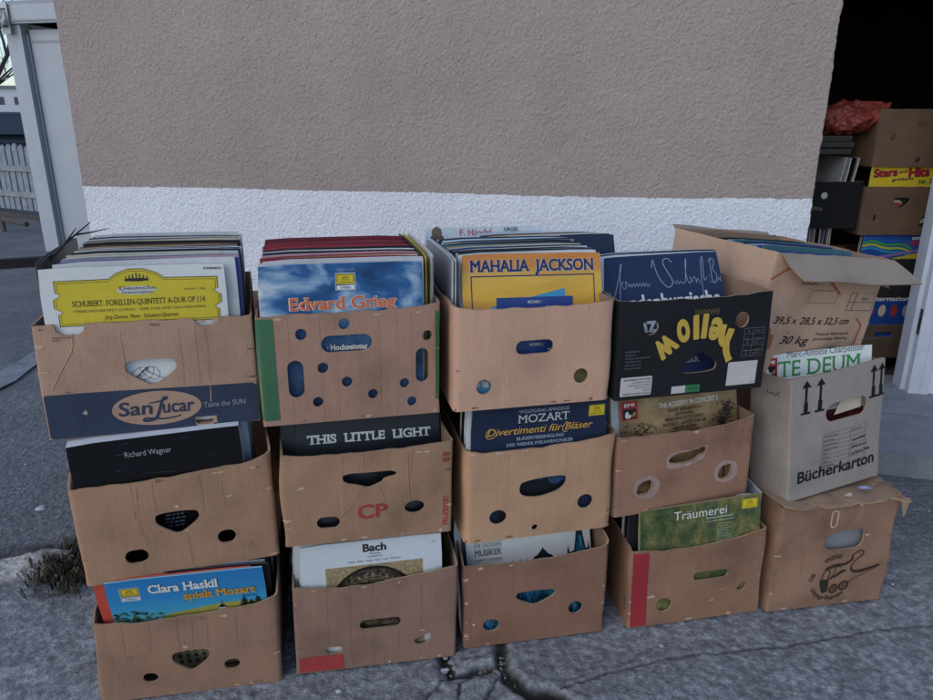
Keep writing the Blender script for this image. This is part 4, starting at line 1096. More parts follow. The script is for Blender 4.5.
# third stack, middle
y = .014; front(M8, c_divert, 'navy sleeve with gold script lettering', -.003, y, 1, .5, edge=flat('#3a4258', .6))
stack(M8, 'behind the navy script cover of the third stack', items('w5 c4 w p4 w g w p w k w g c'), .0, y + .007, lean=R(1), seed=18, jx=.016)
# third stack, top
front(M9, c_mahalia, 'orange sleeve with bold navy singer name', .015, .012, -17, -1, edge=flat('#c39a5a', .6), size=.310)
stack(M9, 'packed in the smooth brown box', items('w g k p n k6 w t k b n c t k l w k k5 g t c k w p n k k c w'), .012, .020, lean=R(-19), seed=19, jx=.008, dz=.004, step=.0040)
stack(M9, 'lengthways at the left side of the smooth brown box', items('w g w k w'), .225, -.162, z=.006, seed=5, axis='x', lean=R(1), step=.0006, scale=.94)
mb = MB()
def c_handel():
    a = Art(); Rr = flat('#a04a42', .5); a.text('F. H\u00e4ndel', X(.42), Y(.065), .015, Rr, w=.085, serif=.05, bold=.01); a.poly(ellipse(X(.1), Y(.04), .013, .016), flat('#6b5a4c', .5)); a.poly(ellipse(X(.1), Y(.09), .018, .014), flat('#4c4640', .5)); a.text('ORGEL', X(.72), Y(.04), .009, flat('#39423c'), w=.04, bold=.03)
    a.text('Orgelkonzerte', X(.45), Y(.13), .008, flat('#4d4d4a'))
    return flat('#c3cbd0', .45), a
front(M9, c_handel, 'pale sleeve with a small red name at the back of the smooth brown box', .0, .352, -15, 0, z=.016, edge=flat('#c3cbd0', .6))
def plastic():
    m, nt, b = newmat('clear_plastic_film')
    b.inputs['Base Color'].default_value = (.75, .8, .88, 1); b.inputs['Roughness'].default_value = .22; b.inputs['Alpha'].default_value = .42
    return m
PLA = plastic()
for k, (dx, dy, ya, ln) in enumerate(((.150, .040, 4, -20), (.140, .085, -4, -18))):
    mb = MB(); sleeve_mesh(mb, .05 if k == 0 else .07, .001, PLA, PLA, .004, hgt=.30); o = mb.build('plastic_sleeve'); o.matrix_world = place(M9, dx, dy, .004, R(ln), R(-7 + 2 * k), R(ya), .05)
    tag(o, ('crumpled clear plastic sleeve beside the right edge of the orange cover', 'clear plastic sleeve behind the right edge of the orange cover')[k], 'plastic sleeve')
# fourth stack, bottom
y = .012; front(M10, c_dream, 'green woodland picture sleeve leaning out above its box', .012, y - .004, 0, 2.2, z=.014, edge=flat('#8c8360', .6))
stack(M10, 'behind the woodland cover of the fourth stack', items('k h k w k g k k w h k'), -.014, y + .008, seed=20, jx=.006)
stack(M10, 'at the right of the woodland cover', items('p w'), .20, .160, z=.01, seed=6, axis='x', lean=R(3), step=.002)
# fourth stack, middle
y = .016; front(M11, c_academy, 'sepia landscape sleeve with a red label square', .012, y, -10, 1.5, edge=flat('#b9b3a6', .6))
stack(M11, 'behind the sepia landscape cover', items('w w k c k h k g k'), -.01, y + .007, lean=R(-9), seed=21, jx=.012)
# fourth stack, top
front(M12, c_branden, 'dark blue sleeve with handwritten white script leaning back', -.012, .020, -29, .8, edge=flat('#6d7788', .6), bow=.002)
stack(M12, 'packed at the back of the black banana box', items('w g k w n w p k'), -.012, .032, lean=R(-28), seed=22, jx=.004, dz=.001, step=.0008)
stack(M9, 'shifted right at the back of the smooth brown box', items('n k w t k n w p'), .16, .25, z=.004, lean=R(-17), seed=29, jx=.006, dz=.001, xs=[-.005 * k for k in range(8)], step=.007)
# book box and big box
front(M14, c_tedeum, 'pale mint sleeve with large green title letters', -.006, .056, -2, -1.2, z=.064, edge=flat('#b9c4bd', .6), size=.285, yaw=-13)
make_box('moving_box', 'plain brown box behind the grey book box, under the tall open box', 'moving boxes at the right end of the row', (1.235, 1.56, .318, 10, 0, 0), .30, .30, .272, CB[13], seed=33, r=.006)
stack(M15, 'lying tilted in the tall open moving box', items('b6 l5 b5 w4 m4 p n4 b4 k m l w p r u k b w'), .0, .045, z=-.024, seed=24, lean=R(-4), jx=.012, dz=.014, step=.006)

# added unseen boxes behind the first row, placed to darken its gaps
for gx_, gn in ((-.175, 'first and second'), (.222, 'second and third'), (.605, 'third and fourth')):
    for k, lv in enumerate(('lowest', 'middle', 'upper')):
        make_box('fruit_box', 'added plain box shading from behind, %s in the gap between %s stacks' % (lv, gn), 'added boxes that darken the gaps', (gx_, 1.86, .001 + .235 * k, 1.5, 0, 0), .36, .40, .232, CB[(k * 2 + int(gx_ * 10)) % 3 + 9], seed=70 + k, r=.006)

# ------------------------------------------------------------------ noise for real relief
def vnoise(x, y, seed):
    g = np.random.default_rng(seed); T = g.random((256, 256))
    xi = np.floor(x).astype(int); yi = np.floor(y).astype(int); fx = x - xi; fy = y - yi
    fx = fx * fx * (3 - 2 * fx); fy = fy * fy * (3 - 2 * fy)
    a = T[xi % 256, yi % 256]; b = T[(xi + 1) % 256, yi % 256]; c = T[xi % 256, (yi + 1) % 256]; d = T[(xi + 1) % 256, (yi + 1) % 256]
    return (a * (1 - fx) + b * fx) * (1 - fy) + (c * (1 - fx) + d * fx) * fy
def rot2(x, y, a): c, s = math.cos(a), math.sin(a); return x * c - y * s, x * s + y * c
def fbm(x, y, scale, seed, octv=4, gain=.5):
    t = 0; am = 1; tot = 0
    for k in range(octv):
        q = scale * 2 ** k; u, v = rot2(x, y, .6 + 1.1 * k); u2, v2 = rot2(x, y, 2.0 + 1.3 * k)
        n = (vnoise(u * q + 31.7 * k, v * q + 17.3 * k, seed + k) + vnoise(u2 * q * 1.13 + 11.1, v2 * q * 1.13 + 7.7 * k, seed + k + 50) - 1) * .72 + .5
        t = t + am * n; tot += am; am *= gain
    return t / tot

def gridmesh(name, U, V, fn, mats, matidx=None, attrs=None, flip=False, smooth=True):
    gu, gv = np.meshgrid(U, V); X_, Y_, Z_ = fn(gu, gv)
    nu, nv = len(U), len(V)
    co = np.stack([X_.ravel(), Y_.ravel(), Z_.ravel()], 1).astype(np.float32)
    i = np.arange(nu * nv).reshape(nv, nu)
    q = np.stack([i[:-1, :-1], i[:-1, 1:], i[1:, 1:], i[1:, :-1]], -1).reshape(-1, 4)
    if flip: q = q[:, ::-1]
    me = bpy.data.meshes.new(name)
    me.vertices.add(len(co)); me.vertices.foreach_set('co', co.ravel())
    me.loops.add(len(q) * 4); me.loops.foreach_set('vertex_index', q.ravel().astype(np.int32))
    me.polygons.add(len(q)); me.polygons.foreach_set('loop_start', np.arange(0, len(q) * 4, 4, dtype=np.int32))
    try: me.polygons.foreach_set('loop_total', np.full(len(q), 4, dtype=np.int32))
    except Exception: pass
    for m in mats: me.materials.append(m)
    if matidx is not None:
        cu = (gu[:-1, :-1] + gu[1:, 1:]) / 2; cv = (gv[:-1, :-1] + gv[1:, 1:]) / 2
        me.polygons.foreach_set('material_index', matidx(cu, cv).ravel().astype(np.int32))
    me.polygons.foreach_set('use_smooth', np.full(len(q), smooth))
    for an, av in (attrs or {}).items():
        at = me.attributes.new(an, 'FLOAT', 'POINT'); at.data.foreach_set('value', av(gu, gv).ravel().astype(np.float32))
    me.update(calc_edges=True); me.validate()
    o = bpy.data.objects.new(name, me); COL.objects.link(o)
    return o

def lines_(a, b, fine, spans):
    """coordinates from a to b, step 'fine' inside the spans, growing outside"""
    out = [a]; x = a
    while x < b:
        d = min([0 if s0 <= x <= s1 else min(abs(x - s0), abs(x - s1)) for s0, s1 in spans])
        st = fine + d * .12
        nxt = [s0 for s0, s1 in spans if x < s0 < x + st]
        x = min(nxt[0] if nxt else x + st, b); out.append(x)
    return np.array(out)

# ------------------------------------------------------------------ ground
KERB = lambda x: 1.905 + .09 * (x + 1)
def seg_d(x, y, pl):
    d = np.full(x.shape, 9.0)
    for (x0, y0), (x1, y1) in zip(pl[:-1], pl[1:]):
        dx, dy = x1 - x0, y1 - y0; t = np.clip(((x - x0) * dx + (y - y0) * dy) / (dx * dx + dy * dy), 0, 1)
        d = np.minimum(d, np.hypot(x - x0 - t * dx, y - y0 - t * dy))
    return d
CR1 = [(.335, 1.45), (.327, 1.347), (.316, 1.292), (.324, 1.272), (.341, 1.22), (.366, 1.2), (.395, 1.198), (.44, 1.15), (.45, 1.02), (.5, .8)]
CR2 = [(.316, 1.292), (.26, 1.293), (.197, 1.295), (.192, 1.341), (.19, 1.42)]
CR3 = [(.05, 1.13), (.12, 1.215), (.142, 1.252), (.169, 1.278), (.197, 1.29)]
CR4 = [(.428, 1.201), (.51, 1.225), (.586, 1.24), (.70, 1.253), (.794, 1.256), (.91, 1.25), (1.037, 1.247), (1.23, 1.255), (1.429, 1.25), (2.2, 1.2)]
CR5 = [(.197, 1.214), (.212, 1.264), (.246, 1.283)]
CR6 = [(.30, 1.26), (.25, 1.2), (.26, 1.1), (.2, 1.0)]
def g_masks(x, y):
    w = .02 * (fbm(x, y, 22, 41, 3) - .5)
    wob = .09 * (fbm(x, y, 9, 40, 3) - .5)
    k = y - KERB(x)
    left = np.clip((-.62 - x) / .1, 0, 1)
    asph = np.clip((k + wob * .6 - .05) / .04, 0, 1)
    right = np.clip((x - 1.5 + 1.2 * wob - .25 * (y - 1.3)) / .12, 0, 1) * np.clip((y - 1.22 + wob) / .1, 0, 1)
    asph = np.maximum(asph, right)
    stone = np.clip((.062 - np.abs(k + wob * .45)) / .018, 0, 1) * np.clip((-.80 - x + wob) / .04, 0, 1)
    c1 = seg_d(x + w, y + w * .7, CR1); c2 = seg_d(x + w, y - w, CR2); c3 = np.minimum(seg_d(x + w, y, CR3), np.minimum(seg_d(x + w, y, CR5), seg_d(x + w, y, CR6))); c4 = seg_d(x, y + w * .8, CR4)
    crack = np.maximum(.95 * np.exp(-(c1 / .018) ** 4), np.maximum(np.exp(-(c2 / .011) ** 4), np.maximum(.75 * np.exp(-(c3 / .0035) ** 2), .6 * np.exp(-(c4 / .004) ** 2))))
    crack = np.maximum(crack, np.exp(-(((x - .193) / .022) ** 2 + ((y - 1.345) / .03) ** 2)))
    crack = crack * np.clip((1.6 - y) / .1, 0, 1)
    dirt = np.maximum(np.exp(-((x + .82) / .12) ** 2 - ((y - 1.9) / .13) ** 2) * 1.2, .8 * np.exp(-((k - .085 + wob) / .05) ** 2) * left)
    return asph, stone, crack, np.clip(dirt, 0, 1), wob
def g_height(x, y):
    asph, stone, crack, dirt, wob = g_masks(x, y)
    near = np.clip((5 - y) / 1.5, .0, 1) * np.clip((8 - np.abs(x)) / 3, 0, 1)
    h1 = fbm(x, y, 78, 1, 3, .55); h2 = fbm(x, y, 26, 9, 3); h3 = fbm(x, y, 5, 17, 3)
    grain = np.abs(h1 - .5) * 2
    ha = .0085 * (.5 - grain) + .006 * (h2 - .5)
    hc = .0018 * (h1 - .5) + .0055 * (np.abs(h2 - .5) * 2) ** 1.1 + .016 * (h3 - .5)
    # trowelled slabs: each side of a crack lies at a slightly different height
    hc += .008 * (1 / (1 + np.exp(np.clip(-seg_side(x, y) * 90, -60, 60))))
    h = ha * asph + hc * (1 - asph) - .008 * (1 - asph)
    cj = np.minimum(seg_d(x, y, CR1), seg_d(x, y, CR2)); h += .006 * np.exp(-((cj - .032) / .014) ** 2) * (1 - asph) * (y < 1.6)
    h += stone * (.020 + .03 * (h2 - .5)) - .02 * crack * (1 - .6 * h1) * (1 - asph * .6)
    under = np.clip((y - 1.36) / .03, 0, 1) * np.clip((1.42 - x) / .05, 0, 1) * np.clip((x + .58) / .04, 0, 1) * np.clip((1.9 - y) / .04, 0, 1)
    h = h * (1 - under) - .004 * under
    return np.minimum(h, .03) * near - .002
def seg_side(x, y): return -(y - np.interp(x, [p[0] for p in CR4], [p[1] for p in CR4])) * np.clip((x - .42) / .1, 0, 1)

m, nt, b = newmat('worn_asphalt_and_concrete'); GROUND = m
tc = nt.nodes.new('ShaderNodeTexCoord').outputs['Object']
def attr(n):
    a = nt.nodes.new('ShaderNodeAttribute'); a.attribute_name = n; return a.outputs['Fac']
sp1 = noise(nt, tc, 230, 3, .7); sp2 = noise(nt, tc, 55, 5, .65); sp3 = noise(nt, tc, 2.2, 5, .6); sp4 = noise(nt, tc, 12, 4, .6)
vor = nt.nodes.new('ShaderNodeTexVoronoi'); vor.inputs['Scale'].default_value = 130; nt.links.new(tc, vor.inputs['Vector'])
agg = ramp(nt, vor.outputs['Color'], [(.0, grey(.62)), (.6, grey(1.0)), (.9, grey(1.35)), (1, grey(1.9))])
ca = mul(nt, ramp(nt, sp1, [(.3, lin('#545558')), (.55, lin('#747578')), (.75, lin('#a6a7a9'))]), agg)
ca = mul(nt, ca, ramp(nt, sp3, [(.3, grey(.8)), (.6, grey(1.08)), (.75, grey(1.25))]))
cc = mul(nt, ramp(nt, sp2, [(.3, lin('#626366')), (.5, lin('#858689')), (.72, lin('#b0b1b3'))]), ramp(nt, sp1, [(.3, grey(.78)), (.65, grey(1.1))]))
cc = mul(nt, cc, ramp(nt, sp4, [(.3, grey(.76)), (.5, grey(1)), (.72, grey(1.2))]))
cs = mul(nt, ramp(nt, sp2, [(.35, lin('#8a857d')), (.5, lin('#c9c5bd')), (.7, lin('#dedad2'))]), ramp(nt, sp1, [(.3, grey(.7)), (.6, grey(1.1))]))
col = mul(nt, cc, ca, attr('asphalt'), 'MIX')
col = mul(nt, col, cs, attr('stone'), 'MIX')
cd = ramp(nt, sp1, [(.3, lin('#1f1d1a')), (.55, lin('#34312d')), (.8, lin('#5d5850'))])
col = mul(nt, col, cd, attr('dirt'), 'MIX')
nt.links.new(col, b.inputs['Base Color']); b.inputs['Roughness'].default_value = .82; b.inputs['Specular IOR Level'].default_value = .3
hh = N(nt, 'ShaderNodeMath', operation='ADD'); nt.links.new(sp1, hh.inputs[0]); nt.links.new(vor.outputs['Distance'], hh.inputs[1])
bump(nt, b, hh.outputs[0], .42, .004)
U_ = lines_(-160, 160, .0048, [(-1.45, 1.75)])
U_ = np.unique(np.r_[U_, np.arange(-2.6, -1.45, .007)]); U_ = U_[np.r_[True, np.diff(U_) > .002]]; V_ = np.concatenate([lines_(-25, 1.56, .0046, [(.92, 1.56)])[:-1], np.cumsum(np.r_[1.56, np.linspace(.0048, .012, 240)])])
V_ = np.concatenate([V_[:-1], lines_(V_[-1], 240, .013, [(0, 3.7)])])
gr = gridmesh('ground', U_, V_, lambda x, y: (x, y, g_height(x, y)), [GROUND],
              attrs={'asphalt': lambda x, y: g_masks(x, y)[0], 'stone': lambda x, y: g_masks(x, y)[1],
                     'dirt': lambda x, y: np.clip(np.maximum(g_masks(x, y)[2] * 1.1, g_masks(x, y)[3] * np.clip((fbm(x, y, 30, 77, 3) - .3) * 3.2, 0, 1)), 0, 1)})
tag(gr, kind='structure')

# pale strip of an old painted line on the asphalt
mb = MB(); pl = [(-1.735, 3.35), (-1.685, 3.57), (-1.664, 3.862), (-1.63, 4.25), (-1.6, 4.7)]; wd = [.07, .08, .06, .055, .05]
for (a0, w0), (a1, w1) in zip(zip(pl[:-1], wd), zip(pl[1:], wd[1:])):
    mb.add([(a0[0] - w0, a0[1], .012), (a0[0] + w0, a0[1], .012), (a1[0] + w1, a1[1], .012), (a1[0] - w1, a1[1], .012)], [(0, 1, 2, 3)], flat('#8d9096', .85, .3))
o = mb.build('painted_line'); tag(o, kind='structure')

# ------------------------------------------------------------------ building wall with doorway
WROT = math.atan2(-.376, .927)
WM = Matrix.Translation((-1.275, 3.937, 0)) @ Matrix.Rotation(WROT, 4, 'Z')
def wallmat(name, c, var):
    m, nt, b = newmat(name); co = coords(nt)
    n1 = noise(nt, co, 150, 4, .65); n2 = noise(nt, co, 1.6, 5, .6); n3 = noise(nt, stretch(nt, co, (1, 1, .15)), 6, 4, .6)
    col = mul(nt, mul(nt, mul(nt, lin(c), ramp(nt, n1, [(.3, grey(.8)), (.65, grey(1.12))])), ramp(nt, n2, [(.3, grey(1 - var)), (.7, grey(1 + var * .5))])), ramp(nt, n3, [(.3, grey(1 - var * .3)), (.6, grey(1))]))
    nt.links.new(col, b.inputs['Base Color']); b.inputs['Roughness'].default_value = .9; b.inputs['Specular IOR Level'].default_value = .15
    bump(nt, b, n1, .5, .003)
    return m
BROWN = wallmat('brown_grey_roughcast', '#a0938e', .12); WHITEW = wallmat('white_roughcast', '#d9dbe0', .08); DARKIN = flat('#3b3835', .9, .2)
def stucco(x, z):
    a = vnoise(x * 128 + 2.2 * vnoise(x * 40, z * 40, 5), z * 100 + 2.2 * vnoise(x * 43, z * 39, 6), 2)
    u, v = rot2(x, z, .7); c = vnoise(u * 165, v * 150, 3)
    e = fbm(x, z, 22, 8, 2)
    w = np.clip((np.abs(a - .5) * 2 - .12) * 1.25, 0, 1)
    return .0030 * w + .0024 * c + .0022 * (e - .5) + .006 * (fbm(x, z, 2, 15, 2) - .5)
bw = empty('building_wall', WM); tag(bw, 'brown grey roughcast wall with a white plinth band and dark doorway', 'wall')
BAND = lambda x, z: np.where(z > .908 + .006 * (fbm(x, z, 40, 60, 2) - .5) + .004 * np.sin(x * 2.1) + .012 * (fbm(x, x * 0, 1.5, 61, 2) - .5), 0, 1)
ZL = lines_(0, 3.1, .0031, [(.45, 1.95)])
def panel(x0, x1, z0, z1, fine, name, spans):
    Ux = lines_(x0, x1, fine, spans); Vz = ZL[(ZL >= z0) & (ZL <= z1)] if z1 - z0 > 1 and z0 == 0 else np.linspace(z0, z1, 30)
    def fn(x, z):
        ed = np.minimum(np.abs(x - x0), np.abs(x - x1)); j = np.where(ed < 1e-6, 1, 0) * .008 * (fbm(z, z * 0 + x0, 45, 70, 3) - .5) + np.where(ed < 1e-6, 1, 0) * .012 * (fbm(z, z * 0 + x1, 5, 71, 2) - .5)
        return x + j, -stucco(x, z) * np.clip(ed / .004, .2, 1), z
    o = gridmesh(name, Ux, Vz, fn, [BROWN, WHITEW], BAND); o.parent = bw; return o
panel(0, 3.454, 0, 3.1, .0031, 'roughcast_panel', [(0, 3.454)])
panel(3.99, 7.2, 0, 3.1, .006, 'roughcast_panel', [(3.99, 4.4)])
panel(3.454, 3.99, 2.15, 3.1, .01, 'lintel', [(3.454, 3.99)])
mb = MB()
mb.box(.004, 3.450, .004, .2, 0, 3.1, BROWN); mb.box(3.994, 7.2, .004, .2, 0, 3.1, WHITEW); mb.box(3.4501, 3.9939, .004, .2, 2.152, 3.1, BROWN)
mb.box(.0, 7.2, -.05, 4.2, 3.102, 3.25, flat('#6c6a69', .9))
part(mb, 'wall_core', bw)
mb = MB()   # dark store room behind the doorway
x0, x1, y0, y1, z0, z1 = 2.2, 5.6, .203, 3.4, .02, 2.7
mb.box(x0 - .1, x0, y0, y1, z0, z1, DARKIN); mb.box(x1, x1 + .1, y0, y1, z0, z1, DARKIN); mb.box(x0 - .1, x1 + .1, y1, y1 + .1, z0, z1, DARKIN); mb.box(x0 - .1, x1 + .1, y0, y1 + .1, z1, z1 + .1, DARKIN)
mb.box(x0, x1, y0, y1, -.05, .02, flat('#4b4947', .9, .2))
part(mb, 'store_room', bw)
df = empty('door_frame', WM @ Matrix.Translation((3.99, 0, 0))); tag(df, 'white painted metal door frame with dark strike plates, at the right edge of the doorway', 'door frame')
WPT = flat('#c2c6cf', .45, .1)
mb = MB(); mb.box(-.045, .0, -.012, .12, .10, 2.15, WPT); mb.box(-.062, -.045, .03, .12, .10, 2.15, WPT); mb.box(.0, .03, -.016, -.006, .10, 2.15, WPT); part(mb, 'jamb', df)
for z in (.82, .36, 1.4):
    mb = MB(); mb.box(-.0475, -.0452, -.004, .018, z, z + .11, flat('#2d2f33', .4, .1, metal=.6)); mb.box(-.049, -.0474, .002, .012, z + .03, z + .07, flat('#15161a', .6)); part(mb, 'strike_plate', df)
# concrete doorstep
mb = MB(); STEP = flat('#84868b', .85, .18)
bmv = []
def slab(mb, x0, x1, y0, y1, z0, z1, mat, seed):
    r = random.Random(seed); nx = 26; ny = 8; vs = []
    for j in range(ny + 1):
        for i in range(nx + 1):
            vs.append((x0 + (x1 - x0) * i / nx, y0 + (y1 - y0) * j / ny + (r.uniform(-.006, .006) if j == 0 else 0), z1 + r.uniform(-.002, .002) - (.006 if j == 0 else 0)))
    k = nx + 1
    mb.add(vs, [(j * k + i, j * k + i + 1, (j + 1) * k + i + 1, (j + 1) * k + i) for j in range(ny) for i in range(nx)], mat)
    fr_ = [vs[i] for i in range(k)]; mb.add(fr_ + [(p[0], p[1] + .004, z0) for p in fr_], [(k + i, k + i + 1, i + 1, i) for i in range(nx)], mat)
    le = [vs[j * k] for j in range(ny + 1)]; mb.add(le + [(p[0], p[1], z0) for p in le], [(j, j + 1, ny + 1 + j + 1, ny + 1 + j) for j in range(ny)], mat)
slab(mb, 3.25, 7.0, -.64, -.255, -.03, .094, STEP, 1); slab(mb, 3.25, 7.0, -.25, .0, -.03, .10, STEP, 2); slab(mb, 3.46, 3.985, .0, .22, -.03, .102, STEP, 3)
o = mb.build('doorstep', smooth=30); o.matrix_world = WM; tag(o, 'low grey concrete doorstep in front of the dark doorway', 'step')

# ------------------------------------------------------------------ store room contents seen through the doorway
IY = -10.2
CBI = [cardboard('store_cardboard_%d' % i, c, 40 + i, .7) for i, c in enumerate(('#6d584a', '#6b5648', '#66564a', '#5f4f44'))]  # dimness of the store room is put into these darker browns
GS = 'boxes stacked in the dark store room'
RX, RY = 2.585, 2.885
def inbox(label, x, z, h, mat, holes=(), art=None, seed=0, dx=0, y=None, w=.385, parts=()):
    yy = RY - (x - RX) * .18 if y is None else y
    return make_box('fruit_box', label, GS, (x, yy, z, IY, 0, 0), w, .42, h, mat, ((-1, 0), (1, 0)), holes, art, seed, r=.008, parts=parts)
def insleeve(M, fn, label, x, z, lean=0, size=L, y=.014): 
    mat, art = fn(); return sleeve(place(M, x, y, z, R(lean), 0, 0, size), label, 'printed sleeves in the dark store room', mat, flat('#a9a79f', .6), .004, size, .001, art, .3, 3)
hh = [slot(.02, .19, .075, .022), ellipse(-.12, .13, .012, .015), ellipse(.12, .13, .02, .018), ellipse(.01, .03, .012)]
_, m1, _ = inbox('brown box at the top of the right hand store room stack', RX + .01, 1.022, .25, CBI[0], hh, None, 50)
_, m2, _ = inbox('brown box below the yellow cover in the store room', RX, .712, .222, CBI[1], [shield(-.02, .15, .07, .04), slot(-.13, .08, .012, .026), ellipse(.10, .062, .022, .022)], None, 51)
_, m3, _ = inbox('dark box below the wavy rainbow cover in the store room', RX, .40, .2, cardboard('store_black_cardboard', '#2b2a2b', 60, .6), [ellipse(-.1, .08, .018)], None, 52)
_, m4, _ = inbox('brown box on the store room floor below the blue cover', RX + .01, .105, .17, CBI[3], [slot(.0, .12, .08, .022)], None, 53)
a = Art(); a.poly(ellipse(.02, .13, .02), flat('#b9ac3a', .6), 1); 
def c_stars():
    a = Art(); Rd = flat('#a3283a', .45); PU = flat('#4a2347', .45); G = flat('#2f6b35', .45)
    a.text('Stars', X(.22), Y(.17), .034, PU, w=.112, bold=.07, layer=1, rot=R(4)); a.text('Stars', X(.215), Y(.167), .034, Rd, w=.106, bold=.03, layer=4, rot=R(4))
    a.text('and', X(.47), Y(.12), .013, PU, w=.04, bold=.03, rot=R(5)); a.text('Hits', X(.71), Y(.17), .04, PU, w=.098, bold=.07, layer=1, rot=R(4)); a.text('Hits', X(.705), Y(.167), .04, Rd, w=.093, bold=.03, layer=4, rot=R(4))
    a.text('goldene', X(.48), Y(.225), .012, PU, w=.1, bold=.03, rot=R(4), layer=4); a.text('Nr. 2', X(.82), Y(.27), .02, G, bold=.04, rot=R(5), layer=5)
    a.poly(rect(X(0), X(1), Y(1), Y(.33)), flat('#352a28', .45), 2); a.poly(ellipse(X(.43), Y(.55), .03, .014), flat('#b5b0a8', .45), 3); a.poly(ellipse(X(.47), Y(.57), .02, .008), flat('#a03a3a', .45), 4); a.poly(ellipse(X(.86), Y(.80), .016), flat('#b9c2ba', .45), 3)
    return flat('#cdb832', .42, .05), a
def c_wave():
    a = Art(); a.text('SUPER', X(.82), Y(.1), .012, WHT, w=.06, bold=.04); a.text('HITS', X(.8), Y(.2), .024, flat('#b52a4a', .45), w=.1, bold=.05)
    for k, c in enumerate(('#2a5fae', '#3f9a50', '#a9b83a', '#2f8cb5')):
        a.stroke([(X(0), Y(.1 + .05 * k)), (X(.15), Y(.06 + .05 * k)), (X(.35), Y(.14 + .05 * k)), (X(.6), Y(.1 + .06 * k)), (X(.75), Y(.2 + .05 * k))], .011, flat(c, .45), 2, 2)
    a.poly([(X(.3), Y(.42)), (X(1), Y(.42)), (X(1), Y(.27))], flat('#c9b23a', .45), 4); a.stroke([(X(.2), Y(.38)), (X(.98), Y(.24))], .012, flat('#8d6fae', .45), 5, 0)
    return flat('#23519a', .42, .08), a
def c_inter():
    a = Art(); a.text('International', X(.5), Y(.09), .02, WHT, w=.22, bold=.02); 
    for x, c in ((.2, '#a3465a'), (.38, '#c9b8a8'), (.56, '#a34040'), (.75, '#9a9fb0')): a.poly(ellipse(X(x), Y(.25), .018, .03, 12), flat(c, .45), 2)
    return flat('#22488f', .42, .08), a
insleeve(m2, c_stars, 'yellow sleeve with big red lettering in the store room', -.018, .006); insleeve(m3, c_wave, 'blue sleeve with wavy rainbow stripes in the store room', .0, .006, .4); insleeve(m4, c_inter, 'blue sleeve with small portraits at the bottom of the store room stack', .01, .006, 4, .30)
for M_, s, sd in ((m2, 'behind the yellow cover in the store room', 61), (m3, 'behind the rainbow cover in the store room', 62)): stack(M_, s, items('k w g k w'), 0, .022, seed=sd)
_dot = Art(); _dot.poly(ellipse(.02, .150, .015), LBL, 1); _dot.stroke([(-.10, .05), (-.06, .085), (-.02, .095), (.02, .085)], .016, flat('#57513c', .8), 1, 2)
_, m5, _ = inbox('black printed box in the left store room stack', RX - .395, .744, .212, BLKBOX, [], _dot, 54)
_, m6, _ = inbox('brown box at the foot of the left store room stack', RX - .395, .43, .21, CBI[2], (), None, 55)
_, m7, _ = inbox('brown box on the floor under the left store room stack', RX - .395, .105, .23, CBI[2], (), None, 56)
stack(m6, 'standing lengthways under the black store room box', items('t k w g c k w o k w c g k c w d k w g k w c'), .18, -.15, z=.008, seed=63, axis='x', step=.008)
stack(m5, 'standing lengthways on the black store room box', items('w g w k w'), .18, .07, z=.006, seed=64, axis='x', lean=R(8), step=.010)
for k, (z, dx) in enumerate(((1.075, -.01), (1.105, .0), (1.132, -.015))):
    mb = MB(); sleeve_mesh(mb, .33, .024, flat('#26241f', .4, .1), flat('#3a3733', .5, .1), .0); o = mb.build('flat_case')
    o.matrix_world = m5 @ Matrix.Translation((-.03 + dx, .02, z - .744 + .005)) @ Matrix.Rotation(-PI / 2, 4, 'X') @ Matrix.Rotation(0, 4, 'Z'); o.matrix_world = m5 @ Matrix.Translation((-.03 + dx, .02, z - .744 + .026)) @ Matrix.Rotation(-PI / 2, 4, 'X')
    tag(o, 'dark flat record case lying in a small pile below the red bag', 'record case', 'flat record cases piled in the store room')
# red bag: a slumped sack with folds and a dark print
mb = MB(); nu, nv = 40, 26; vs = []
for j in range(nv + 1):
    ph = PI * j / nv
    for i in range(nu):
        th = 2 * PI * i / nu; rr = max(math.sin(ph), 0) ** .7
        fold = 1 + .06 * math.sin(3 * th + 4 * ph) + .05 * math.sin(7 * th - 3 * ph) + .03 * math.sin(13 * th + 7 * ph)
        x, y, z = .165 * rr * math.cos(th) * fold, .13 * rr * math.sin(th) * fold, .075 * math.cos(ph) * (1 + .25 * math.sin(2.2 * th)) + .012 * math.sin(9 * th + 5 * ph) * rr
        vs.append((x + .05 * z + .006 * math.sin(31 * y + 40 * z), y, (max(z, -.068) + .068) * .9 + .07 * x * (x > -.05) + .005 * math.sin(60 * x + 35 * y) + .004 * math.sin(90 * y - 50 * x)))
q = [(j * nu + i, (j + 1) * nu + i, (j + 1) * nu + (i + 1) % nu, j * nu + (i + 1) % nu) for j in range(nv) for i in range(nu)]
RB = flat('#96453d', .42, .2, name='crinkled_red_plastic')
nt_ = RB.node_tree; vv = nt_.nodes.new('ShaderNodeTexVoronoi'); vv.feature = 'DISTANCE_TO_EDGE'; vv.inputs['Scale'].default_value = 26; tcb = nt_.nodes.new('ShaderNodeTexCoord'); nt_.links.new(tcb.outputs['Object'], vv.inputs['Vector']); bump(nt_, nt_.nodes['Principled BSDF'], vv.outputs['Distance'], .8, .02)
mb.add(vs, q, RB)
bag = mb.build('plastic_bag', smooth=70); bag.matrix_world = Matrix.Translation((2.37, 3.06, 1.165)) @ Matrix.Rotation(R(IY), 4, 'Z'); tag(bag, 'crumpled red plastic bag lying on top of the dark record cases', 'bag')

